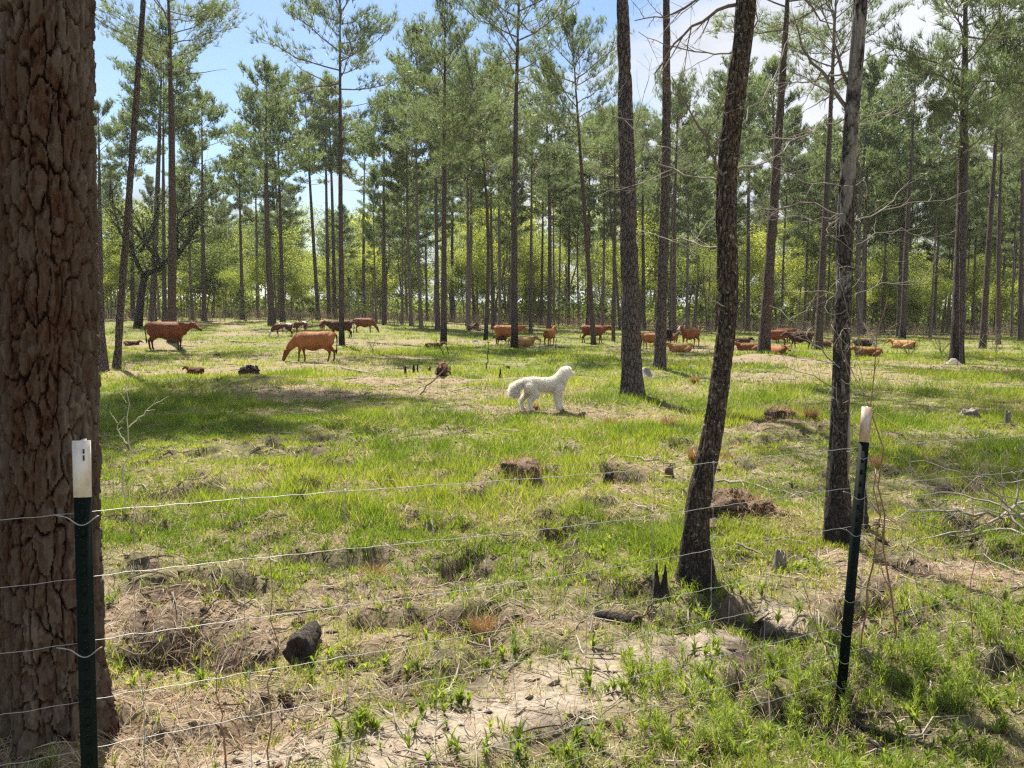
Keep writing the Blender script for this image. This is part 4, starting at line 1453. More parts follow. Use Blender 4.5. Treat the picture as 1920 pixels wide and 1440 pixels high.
# crooked gum tree
def near_trunk(name, pxs, label, mat, twigs, seed, sides=56, rows=260, ridge=0.010, ru=20, rv=6.0, root=0.55):
    """pxs: (centre x, y, width) down the trunk from the foot up, at the foot's distance"""
    global rng
    rng = np.random.default_rng(seed)
    b = at(pxs[0][0], pxs[0][1])
    Yd = b[1]
    b[2] = float(h_ground(b[0], b[1])) - 0.04
    t = empty(name, b)
    tag(t, label, 'tree')
    axis = np.array([pt(a, y, Yd) - b for a, y, w in pxs])
    axis[0] = [axis[0][0], 0, -0.12]
    rad = np.array([0.5 * w / F_PX * Yd for a, y, w in pxs])
    s = axis[:, 2]
    zz = np.linspace(s[0], s[-1], 60)
    ax = np.stack([np.interp(zz, s, axis[:, 0]), 0.05 * np.sin(zz * 1.1), zz], 1)
    k = np.array([1, 2, 3, 2, 1]) / 9
    for c in (0, 1):
        e = np.concatenate([[ax[0, c]] * 2, ax[:, c], [ax[-1, c]] * 2])
        ax[:, c] = np.convolve(e, k, 'valid')
    rr = np.interp(zz, s, rad)
    me = trunk_mesh('trunk', mat, ax, rr, sides, rows, ridge=ridge, flare=root, seed=seed, ridge_u=ru, ridge_v=rv)
    link('trunk', me, t)
    for pts, r0, nsub, dy, mt in twigs:
        mb = MB()
        P = px_path(pts, Yd, [dy * q / (len(pts) - 1) for q in range(len(pts))]) - b
        twig_sys(mb, P, r0, rng, 0, 2, nsub, 0.42, 0.05, 5, 0.22)
        mb.build('branch', M[mt], t)
    return t, b, Yd


GUM = [(1306, 1118, 60), (1307, 1075, 48), (1304, 985, 38), (1318, 905, 39), (1341, 815, 36), (1357, 700, 33), (1370, 590, 33), (1369, 490, 35), (1364, 420, 36), (1363, 340, 34), (1371, 250, 34), (1380, 170, 34), (1389, 90, 33), (1397, 0, 33), (1410, -160, 34), (1440, -420, 26), (1470, -700, 16)]
gum, gb, gY = near_trunk('gum_tree', GUM, 'crooked dark gum tree with rough lichen spotted bark standing nearer than the pines', M['gum_bark'], [
    ([(1385, 8), (1335, 26), (1300, 45), (1262, 85), (1225, 150)], .012, 6, 0.2, 'twig'),
    ([(1368, 350), (1340, 300), (1320, 250), (1282, 190), (1262, 150)], .011, 6, -0.2, 'twig'),
    ([(1368, 345), (1310, 338), (1240, 318), (1180, 232), (1120, 200)], .007, 7, 0.5, 'pale_twig'),
    ([(1370, 465), (1300, 460), (1230, 440), (1190, 428)], .006, 6, 0.6, 'pale_twig'),
    ([(1376, 240), (1450, 150), (1475, 70), (1500, 35)], .006, 6, 0.3, 'pale_twig'),
    ([(1372, 320), (1440, 305), (1500, 255), (1560, 215)], .006, 6, 0.4, 'pale_twig'),
    ([(1360, 575), (1328, 560), (1320, 535), (1335, 505), (1348, 500)], .004, 2, 0.0, 'pale_twig'),
    ([(1390, 120), (1420, 40), (1412, -30)], .008, 5, 0.1, 'twig'),
    ([(1386, 90), (1350, 100), (1270, 95), (1200, 60)], .006, 7, 0.5, 'twig'),
    ([(1398, -60), (1330, -20), (1255, 30), (1190, 40)], .010, 7, 0.4, 'twig'),
    ([(1404, -120), (1480, -40), (1540, 30), (1580, 90)], .010, 7, 0.4, 'twig')], 61, ridge=0.009, ru=18, rv=8.0, root=0.75)
SNAG = [(1576, 1028, 44), (1573, 940, 38), (1576, 860, 33), (1580, 780, 30), (1583, 700, 29), (1585, 600, 28), (1587, 500, 27), (1588, 400, 27), (1592, 300, 26), (1597, 200, 25), (1603, 100, 23), (1608, 0, 21), (1616, -150, 20), (1622, -330, 12)]
snag, sb, sY = near_trunk('dead_tree', SNAG, 'mottled pale and black dead tree wrapped in dry vines by the far post', M['snag_bark'], [
    ([(1590, 205), (1545, 140), (1500, 85), (1490, 40)], .016, 6, 0.2, 'twig'),
    ([(1592, 190), (1568, 90), (1562, 30), (1545, -10)], .014, 5, 0.1, 'twig'),
    ([(1590, 135), (1540, 152), (1475, 155), (1420, 190)], .008, 7, 0.4, 'pale_twig'),
    ([(1588, 220), (1520, 248), (1460, 262), (1400, 235)], .006, 7, 0.4, 'pale_twig'),
    ([(1578, 405), (1540, 383), (1490, 385), (1430, 392), (1370, 420)], .008, 8, 0.5, 'twig'),
    ([(1576, 410), (1510, 412), (1470, 400), (1395, 365)], .005, 7, 0.3, 'pale_twig'),
    ([(1580, 350), (1500, 345), (1445, 310), (1420, 285)], .005, 7, 0.4, 'pale_twig'),
    ([(1600, 415), (1650, 395), (1720, 380), (1795, 370)], .006, 6, 0.3, 'pale_twig'),
    ([(1602, 220), (1650, 215), (1690, 195), (1674, 155)], .006, 6, 0.2, 'pale_twig'),
    ([(1602, 240), (1680, 215), (1720, 190), (1728, 160)], .005, 6, 0.2, 'pale_twig'),
    ([(1598, 460), (1640, 440), (1700, 430), (1760, 470)], .004, 6, 0.3, 'pale_twig'),
    ([(1575, 690), (1540, 655), (1490, 610), (1462, 580), (1440, 575)], .006, 6, 0.3, 'pale_twig'),
    ([(1570, 730), (1520, 700), (1470, 690), (1400, 690)], .004, 6, 0.3, 'twig'),
    ([(1590, 560), (1545, 545), (1505, 548), (1465, 543)], .004, 5, 0.3, 'pale_twig'),
    ([(1597, 560), (1650, 530), (1700, 535), (1770, 515)], .004, 5, 0.3, 'pale_twig')], 67, ridge=0.010, ru=12, rv=4.0)


def on_snag():
    # dry vine curls up the stem, and a strip of bare pale wood low on the right
    r = np.random.default_rng(8)
    for q in range(46):
        mb = MB()
        y0 = 760 - 420 * r.random() ** 1.6
        n = 9
        a = -math.pi / 2 + r.normal(0, 0.9)
        zc = pt(1585, y0, sY)[2] - sb[2]
        axx = np.interp(y0, [0, 500, 800, 1028], [1608, 1587, 1580, 1578])
        xc = pt(axx, y0, sY)[0] - sb[0]
        ts = np.linspace(0, 1, n)
        rad = 0.075 + 0.05 * np.abs(np.sin(ts * 3.1)) * (0.3 + r.random()) + 0.02 * r.random()
        aa = a + ts * r.normal(0, 2.0)
        P = np.stack([xc + rad * np.cos(aa), rad * np.sin(aa), zc + (ts - 0.5) * r.normal(0, 0.22) + 0.05 * np.sin(ts * 6 + q)], 1)
        mb.tube(P, 0.0022, 3, cap=False)
        mb.build('vine', M['pale_twig'], snag)
    mb = MB()
    P = px_path([(1583, 900), (1586, 850), (1586, 800), (1588, 770)], sY) - sb
    P[:, 1] -= 0.052
    mb.tube(P, [0.003, 0.012, 0.010, 0.003], 6, a=0.0)
    mb.build('bare_wood', M['pale_twig'], snag)


on_snag()


# dark twisted oak at the left, among the far pines
def far_oak():
    b = at(260, 616)
    b[2] = float(h_ground(b[0], b[1]))
    Yd = b[1]
    t = empty('oak_tree', b)
    tag(t, 'small crooked oak with dark ivy covered limbs behind the standing red cow', 'tree')
    mb = MB()
    r = np.random.default_rng(3)
    s = Yd / F_PX
    tips = []
    mb.tube(px_path([(258, 622), (262, 580), (266, 545), (271, 516)], Yd) - b, np.array([9, 7, 6.5, 6.5]) * s, 9)
    for pts, w in [([(271, 516), (295, 498), (318, 480), (328, 440), (325, 410), (330, 380)], 5), ([(270, 518), (260, 490), (262, 470), (245, 440), (235, 400), (232, 360)], 3), ([(300, 494), (290, 455), (275, 425), (262, 395)], 3), ([(318, 480), (345, 462), (358, 430), (372, 400)], 3), ([(325, 430), (340, 395), (362, 372), (385, 345)], 2.4), ([(262, 470), (290, 440), (300, 400), (305, 362)], 2.4)]:
        P = px_path(pts, Yd) - b
        P[:, 1] += np.linspace(0, r.normal(0, 2), len(P))
        twig_sys(mb, P, w * 1.35 * s, r, 0, 2, 8, 0.45, 0.0, 6, 0.2)
        tt = r.random(300)
        q = np.stack([np.interp(tt * (len(P) - 1), np.arange(len(P)), P[:, k]) for k in range(3)], 1)
        tips.append(q + r.normal(0, 0.5, q.shape))
    mb.build('trunk', M['oak_bark'], t)
    tp = np.concatenate(tips)
    V, T, tint = tufts(tp, r.normal(0, 1, tp.shape), 6, 0.16, 0.07, 1.5, 0)
    link('crown', new_mesh('crown', V, T, M['leaf_dark'], False, {'tint': tint}), t)


rng = np.random.default_rng(12)
far_oak()


# ------------------------------------------------------------------ wire fence and its posts
def fence_pt(t, z):
    """t metres along the fence from the near left post"""
    p = FL + FD * t
    return np.array([p[0], p[1], z - 0.022 * t])


SPAN = float(np.linalg.norm(FR - FL))
WZ = [1.205, 1.018, 0.835, 0.668, 0.53, 0.372, 0.235, 0.105]
STAYS = [0.0335 * SPAN + 0.1003 * SPAN * k for k in range(-9, 26) if k != -1]


def wire_fence():
    f = empty('wire_fence', fence_pt(0, 0.0))
    o = np.array(f.location)
    tag(f, 'woven wire fence of thin silvery strands stretched across the whole foreground', 'fence')
    r = np.random.default_rng(4)

    def wz(k, t):
        base = WZ[k] + (0.004 * math.sin(t * 2.1 + k) - 0.014 * math.sin(math.pi * np.clip(t / SPAN, -1, 2)) ** 2)
        return base
    for k in range(len(WZ)):
        P = []
        t = -2.6
        while t < SPAN * 2.6:
            ph = t * 2 * math.pi / 0.305
            crimp = 0.0011 * math.sin(ph * 3 + k + 0.6 * math.sin(ph * 0.37)) + 0.0035 * max(0, math.sin(ph)) ** 8
            P.append(fence_pt(t, wz(k, t) + crimp) - o)
            t += 0.022
        mb = MB()
        mb.tube(np.array(P), 0.00105, 4, cap=False)
        mb.build('line_wire', M['wire'], f)
    for q, t in enumerate(STAYS):
        mb = MB()
        P = []
        off = r.normal(0, 0.004, len(WZ))
        for k in range(len(WZ)):
            P.append(fence_pt(t + off[k], wz(k, t)) - o)
            if k < len(WZ) - 1:
                P.append(fence_pt(t + 0.5 * (off[k] + off[k + 1]) + r.normal(0, 0.002), 0.5 * (wz(k, t) + wz(k + 1, t))) - o)
        mb.tube(np.array(P), 0.00105, 4, cap=False)
        for k in range(len(WZ)):
            c = fence_pt(t + off[k], wz(k, t)) - o
            a = np.linspace(0, 2.2 * math.pi, 9)
            mb.tube(c + np.stack([FD[0] * 0.006 * np.cos(a), FD[1] * 0.006 * np.cos(a) - 0.002, 0.006 * np.sin(a)], 1), 0.0012, 4, cap=False)
        mb.build('stay_wire', M['wire'], f)


wire_fence()


def tee(mb, z0, z1, turn, grow=0.0):
    """T-section bar"""
    M3 = np.array([[math.cos(turn), -math.sin(turn), 0], [math.sin(turn), math.cos(turn), 0], [0, 0, 1]])
    g = grow
    prof = np.array([(-0.0215 - g, 0.0 + g), (-0.0215 - g, -0.005 - g), (-0.005, -0.0065 - g), (0.005, -0.0065 - g), (0.0215 + g, -0.005 - g), (0.0215 + g, 0.0 + g), (0.004 + g, 0.001 + g), (0.003 + g, 0.032 + g), (-0.003 - g, 0.032 + g), (-0.004 - g, 0.001 + g)])
    n = len(prof)
    V = np.concatenate([np.c_[prof, np.full(n, z)] for z in (z0, z1)]) @ M3.T
    k = np.arange(n)
    Q = np.stack([k, (k + 1) % n, (k + 1) % n + n, k + n], 1)
    cq = [[0, 1, 4, 5], [1, 2, 3, 4], [0, 5, 6, 9], [9, 6, 7, 8]]
    Q = np.vstack([Q, np.array(cq)[:, ::-1], np.array(cq) + n])
    mb.add(V, Q)
    return M3


def post(px_foot, px_top, Yd, zfoot, label, turn, clips, lean_y=0.0, rust=False):
    top = pt(px_top[0], px_top[1], Yd)
    foot = np.array([pt(px_foot, 1300, Yd)[0], Yd, zfoot])
    t = empty('fence_post', foot)
    tag(t, label, 'fence post', 'steel fence posts')
    H = top[2] - zfoot
    t.rotation_euler = (0, math.atan2(top[0] - foot[0], H), 0)
    H = math.hypot(H, top[0] - foot[0])
    capl = 107 / F_PX * 2.08 if not rust else 66 / F_PX * 3.46
    mb = MB()
    tee(mb, -0.35, H - capl, turn)
    M3 = np.array([[math.cos(turn), -math.sin(turn), 0], [math.sin(turn), math.cos(turn), 0], [0, 0, 1]])
    for z in np.arange(0.06, H - 0.06, 0.054):
        if z > H - capl - 0.02:
            continue
        mb.box(M3 @ np.array([0, -0.0085, z]), (0.011, 0.006, 0.022), M3)
    mb.build('post', M['post_green'], t, smooth=False)
    mb = MB()
    tee(mb, H - capl, H, turn, 0.0006)
    cap_o = mb.build('painted_top', M['post_rusty' if rust else 'post_white'], t, smooth=False)
    if not rust:
        for dz, hh in [(0.028, 0.012), (0.046, 0.014)]:
            mb = MB()
            mb.box(M3 @ np.array([0.0065, -0.0085, H - dz]), (0.0035, 0.003, hh), M3)
            mb.build('paint_chip', M['dark'], cap_o, smooth=False)
    for z in clips:
        zz = z - zfoot
        mb = MB()
        ts = np.linspace(-1, 1, 15)
        px_ = ts * 0.042
        P = np.stack([px_, -0.0125 - 0.004 * np.cos(ts * 1.5), zz - 0.024 * (0.5 + 0.5 * np.cos(np.pi * ts)) ** 0.8], 1) @ M3.T
        mb.tube(P, 0.0017, 5)
        mb.tube(np.array([P[0], P[0] + [-0.03, -0.004, 0.006]]), 0.0017, 5)
        mb.build('wire_clip', M['wire'], t)
    return t


gl = float(h_ground(FL[0], FL[1]))
post(152, (153, 826), 2.05, gl, 'white topped green steel post standing against the huge pine trunk', R(14), [1.205, 0.835, 0.372])
post(1575, (1626, 763), 3.42, -0.10, 'leaning dark green steel post with a rusty white top, among the green weeds', R(-22), [1.125, 0.94, 0.77, 0.46, 0.30, 0.17, 0.05], rust=True)


# ------------------------------------------------------------------ cattle and dog
def capsule(P0, P1, r0, r1, sy=1.0):
    """closed tapered capsule along P0-P1 as (V, Q, T); sy squeezes it across y"""
    P0, P1 = np.array(P0, float), np.array(P1, float)
    d = P1 - P0
    L = np.linalg.norm(d)
    d = d / max(L, 1e-6)
    n = 7
    a = np.linspace(-math.pi / 2, 0, n)
    pts = [P0 + d * r0 * math.sin(q) for q in a] + [P1 + d * r1 * math.sin(q) for q in -a[::-1]]
    rad = [max(r0 * math.cos(q), 1e-3) for q in a] + [max(r1 * math.cos(q), 1e-3) for q in -a[::-1]]
    mb = MB()
    mb.tube(np.array(pts), np.array(rad), 16)
    V = mb.V[0]
    if sy != 1:
        mid = P0[1] * 0.5 + P1[1] * 0.5
        V[:, 1] = mid + (V[:, 1] - mid) * sy
    return mb


def melt(name, caps, voxel, smooth_it, mat):
    mb = MB()
    for c in caps:
        m = capsule(*c)
        mb.add(m.V[0], m.Q[0], m.T[0])
    me = mb.mesh(name, mat)
    o = bpy.data.objects.new(name, me)
    COL.objects.link(o)
    md = o.modifiers.new('r', 'REMESH')
    md.mode, md.voxel_size, md.use_smooth_shade = 'VOXEL', voxel, True
    ms = o.modifiers.new('s', 'SMOOTH')
    ms.iterations, ms.factor = smooth_it, 0.5
    dg = bpy.context.evaluated_depsgraph_get()
    out = bpy.data.meshes.new_from_object(o.evaluated_get(dg), depsgraph=dg)
    out.name = name
    bpy.data.objects.remove(o)
    out.materials.clear()
    out.materials.append(mat)
    return out


def cow_mesh(pose, calf=False, variant=0):
    s = 0.82 if calf else 1.0
    leg = 1.12 if calf else 1.0
    C = []
    dz = 0.0
    if pose == 'lie':
        dz = -0.62
    b = 0.92 if calf else 1.0
    # barrel, shoulders, hips
    C += [((-0.55, 0, .98 + dz), (0.0, 0, .90 + dz), .33 * b, .40 * b, .80), ((0.0, 0, .88 + dz), (.45, 0, .93 + dz), .42 * b, .35 * b, .80), ((-.9, 0, 1.16 + dz), (-.7, 0, 1.05 + dz), .10, .2, .9),
          ((-.78, 0, 1.13 + dz), (-.35, 0, 1.17 + dz), .17, .15, .95), ((-.35, 0, 1.15 + dz), (.42, 0, 1.17 + dz), .15, .14, .8),
          ((.42, 0, 1.16 + dz), (.56, 0, 1.05 + dz), .15, .2, .8), ((-.82, .13, 1.10 + dz), (-.62, .17, .85 + dz), .12, .2, .8), ((-.82, -.13, 1.10 + dz), (-.62, -.17, .85 + dz), .12, .2, .8),
          ((.55, .12, 1.0 + dz), (.50, .16, .70 + dz), .17, .14, .8), ((.55, -.12, 1.0 + dz), (.50, -.16, .70 + dz), .17, .14, .8), ((.55, 0, .85 + dz), (.72, 0, .80 + dz), .2, .12, .8)]
    head = {}
    if pose == 'graze':
        n0, n1, n2, hd, mz = (.60, 0, 1.0), (.90, 0, .74), (1.05, 0, .54), (1.12, 0, .47), (1.27, 0, .10)
    elif pose == 'stand':
        n0, n1, n2, hd, mz = (.58, 0, 1.02 + dz), (.88, 0, 1.08 + dz), (1.06, 0, 1.13 + dz), (1.13, 0, 1.17 + dz), (1.47, 0, .94 + dz)
    elif pose == 'up':
        n0, n1, n2, hd, mz = (.60, 0, 1.08 + dz), (.82, 0, 1.25 + dz), (.98, 0, 1.38 + dz), (1.04, 0, 1.42 + dz), (1.36, 0, 1.22 + dz)
    else:
        n0, n1, n2, hd, mz = (.60, 0, 1.02 + dz), (.84, .02, 1.16 + dz), (.98, .04, 1.26 + dz), (1.04, .05, 1.28 + dz), (1.36, .08, 1.10 + dz)
    C += [(n0, n1, .26, .19, .62), (n1, n2, .19, .13, .66), (hd, tuple(.5 * (np.array(hd) + np.array(mz))), .135, .10, .85), (tuple(.5 * (np.array(hd) + np.array(mz))), mz, .09, .075, 1.0), ((.62, 0, .80 + dz), (.86, 0, .92 + dz if pose != 'graze' else .66), .12, .09, .4)]
    h = np.array(hd)
    fwd = unit(np.array(mz) - h)
    upv = unit(np.cross(np.cross(fwd, [0, 0, 1.0]), fwd)) if abs(fwd[2]) < .98 else np.array([1.0, 0, 0])
    for sd in (-1, 1):
        e0 = h + np.array([0, sd * .10, 0]) + upv * .06 - fwd * .02
        C += [(tuple(e0), tuple(e0 + np.array([-.03, sd * .10, .0]) + upv * .02), .045, .06, .6), (tuple(e0 + np.array([-.03, sd * .10, 0]) + upv * .02), tuple(e0 + np.array([-.05, sd * .22, 0]) + upv * .0), .06, .03, .6)]
    if pose != 'lie':
        k = (0, .10, -.08, .05)[variant % 4]
        for sd, sh in ((1, k), (-1, -k)):
            C += [((.50, sd * .15, .75), (.49 + sh * .4, sd * .15, .58), .125, .085), ((.49 + sh * .4, sd * .15, .58), (.50 + sh * .8, sd * .14, .36), .075, .052), ((.50 + sh * .8, sd * .14, .36), (.49 + sh, sd * .14, .10), .047, .038), ((.49 + sh, sd * .14, .10), (.52 + sh, sd * .14, .035), .045, .05)]
            C += [((-.68, sd * .17, .85), (-.56 + sh * .4, sd * .17, .66), .19, .125), ((-.58 + sh * .4, sd * .17, .66), (-.80 + sh * .7, sd * .15, .44), .11, .065), ((-.80 + sh * .7, sd * .15, .44), (-.76 + sh, sd * .15, .11), .055, .042), ((-.76 + sh, sd * .15, .11), (-.72 + sh, sd * .15, .035), .048, .052)]
        C += [((-.42, 0, .66), (-.28, 0, .62), .10 if not calf else .05, .08 if not calf else .05)]
    else:
        for sd in (1, -1):
            C += [((.52, sd * .2, .25), (.80, sd * .24, .12), .12, .07), ((.80, sd * .24, .12), (.55, sd * .2, .05), .06, .045), ((-.62, sd * .24, .30), (-.25, sd * .36, .16), .2, .10), ((-.25, sd * .36, .16), (-.55, sd * .42, .06), .075, .05), ((-.55, sd * .42, .06), (-.35, sd * .44, .05), .05, .045)]
    C = [tuple([np.array(c[0]) * s, np.array(c[1]) * s, c[2] * s, c[3] * s] + list(c[4:])) for c in C]
    me = melt('body', C, 0.032, 4, M['coat_red'])
    tail = MB()
    z = 1.2 + dz
    if pose == 'lie':
        P = [(-.93, 0, z - .05), (-1.0, .08, z - .25), (-1.0, .2, z - .45), (-.9, .35, z - .5)]
    else:
        P = [(-.92, 0, z), (-1.0, .01, z - .08), (-1.02, .02, z - .35), (-.99, .03, z - .62)]
    tail.tube(np.array(P) * s, np.array([.045, .035, .024, .022]) * s, 7)
    e = np.array(P[-1])
    tail.tube(np.array([e, e + [.0, .01, -.1], e + [.01, .02, -.26]]) * s, np.array([.022, .05, .012]) * s, 7)
    tme = tail.mesh('tail', M['coat_dark'])
    eyes = []
    for sd in (-1, 1):
        c = h + fwd * .10 + upv * .045 + np.array([0, sd * .093, 0])
        eyes.append(c * s)
    nose = np.array(mz) * s
    return me, tme, eyes, nose, fwd


def blob_mesh(name, r, mat):
    mb = capsule((0, 0, -r * .2), (0, 0, r * .2), r, r)
    return mb.mesh(name, mat)


EYE = blob_mesh('eye', 0.022, M['dark'])
NOSE = blob_mesh('muzzle', 0.062, M['dark'])
COWS = {}


def put_cow(px, py, hpx, heading, pose, coatname, label, calf=False, variant=0, group='cattle on the clearing', dist=None, nominal=None):
    """heading in degrees: 0 faces right, 90 away, 180 left, 270 towards the camera"""
    key = (pose, calf, variant)
    if key not in COWS:
        COWS[key] = cow_mesh(pose, calf, variant)
    me, tme, eyes, nose, fwd = COWS[key]
    p = at(px, py)
    p[2] = float(h_ground(p[0], p[1]))
    nom = nominal or {'stand': 1.33, 'graze': 1.33, 'up': 1.33, 'lie': 0.74}[pose] * (0.82 if calf else 1)
    sc = hpx / F_PX * p[1] / nom
    t = empty('cow' if not calf else 'calf', p)
    t.rotation_euler = (0, 0, R(heading))
    t.scale = (sc,) * 3
    tag(t, label, 'cow' if not calf else 'calf', group)
    b = link('body', me, t)
    b.material_slots[0].link = 'OBJECT'
    b.material_slots[0].material = M[coatname]
    tl = link('tail', tme, t)
    for e in eyes:
        link('eye', EYE, b, e)
    mzl = link('muzzle', NOSE, b, nose)
    mzl.scale = (1, 1.1, .9)
    return t


rng = np.random.default_rng(44)
put_cow(316, 657, 55, 2, 'stand', 'coat_red', 'large red brown cow standing side on with head stretched forward, near the stout pine', variant=0)
put_cow(588, 678, 58, 184, 'graze', 'coat_tan', 'orange brown cow grazing with her head down to the left', variant=1)
put_cow(247, 649, 11, 10, 'lie', 'coat_red', 'red calf lying flat behind the standing red brown cow', calf=True, nominal=.62)
put_cow(366, 701, 15, 160, 'lie', 'coat_red', 'tiny red calf curled in the grass below the standing red brown cow', calf=True)
put_cow(531, 632, 27, 188, 'graze', 'coat_pied', 'red and white pied calf grazing left of the orange brown cow', calf=True, variant=2)
put_cow(563, 626, 23, 240, 'graze', 'coat_pied', 'pied calf half turned, peeking over the back of the orange brown cow', calf=True, variant=1)
put_cow(604, 622, 22, 110, 'stand', 'coat_gold', 'golden cow seen from behind above the back of the orange brown cow', variant=3)
put_cow(638, 634, 34, 205, 'stand', 'coat_dark', 'dark red cow standing behind the black based pine', variant=1)
put_cow(684, 624, 28, -8, 'graze', 'coat_red', 'red brown cow grazing to the right near the tree line', variant=2)
put_cow(814, 655, 13, 20, 'lie', 'coat_red', 'red calf lying low behind a fallen dark stick', calf=True)
put_cow(829, 707, 24, 268, 'lie', 'coat_red', 'red calf lying and facing forward beside the leaning stick', calf=True)
put_cow(951, 645, 36, 15, 'stand', 'coat_tan', 'orange brown cow half hidden by the tall burnt pine', variant=3)
put_cow(940, 645, 16, 200, 'stand', 'coat_dark', 'small dark calf nursing under the half hidden orange brown cow', calf=True)
put_cow(978, 651, 19, 350, 'lie', 'coat_gold', 'golden calf lying right of the tall burnt pine', calf=True)
put_cow(1031, 648, 32, 68, 'up', 'coat_tan', 'brown cow seen from the rear, alone on the open grass', variant=0)
put_cow(1113, 645, 34, 4, 'stand', 'coat_red', 'red cow walking right behind the reddish leaning pine', variant=1)
put_cow(1220, 655, 30, 190, 'stand', 'coat_tan', 'tan cow between the two thick pines', variant=2)
put_cow(1212, 648, 26, 185, 'up', 'coat_black', 'black cow whose head shows between the two thick pines', variant=1)
put_cow(1247, 650, 34, 95, 'up', 'coat_black', 'black cow just right of the second thick pine', variant=3)
put_cow(1260, 650, 24, 300, 'up', 'coat_gold', 'golden calf standing behind the black cow', calf=True)
put_cow(1276, 660, 18, 182, 'lie', 'coat_gold', 'golden calf lying below the white faced cow', calf=True)
put_cow(1293, 649, 33, 215, 'up', 'coat_face', 'white faced red cow looking towards the camera', variant=2)
put_cow(1391, 648, 15, 20, 'lie', 'coat_dark', 'dark red cow lying behind the light brown calf, right of the crooked gum')
put_cow(1403, 658, 17, 170, 'lie', 'coat_tan', 'light brown calf lying just right of the crooked gum', calf=True)
put_cow(1454, 649, 31, 185, 'stand', 'coat_red', 'red cow standing behind the leaning pine', variant=1)
put_cow(1470, 645, 30, 30, 'stand', 'coat_red', 'red cow hidden behind the dark cow by the leaning pine', variant=3)
put_cow(1500, 654, 33, 178, 'stand', 'coat_dark', 'very dark brown cow standing behind dry twigs', variant=2)
put_cow(1457, 671, 22, 280, 'lie', 'coat_tan', 'tan cow resting and facing forward, right of the leaning pine')
put_cow(1543, 652, 14, 10, 'lie', 'coat_red', 'red calf lying behind the right leaning pine', calf=True)
put_cow(1618, 650, 14, 5, 'lie', 'coat_dark', 'dark red cow lying right of the mottled dead tree')
put_cow(1627, 669, 19, 175, 'lie', 'coat_tan', 'tan cow lying in front of the dark red cow, right of the mottled dead tree')
put_cow(1693, 655, 18, 120, 'lie', 'coat_gold', 'golden cow lying with her back turned, farthest right of the herd')


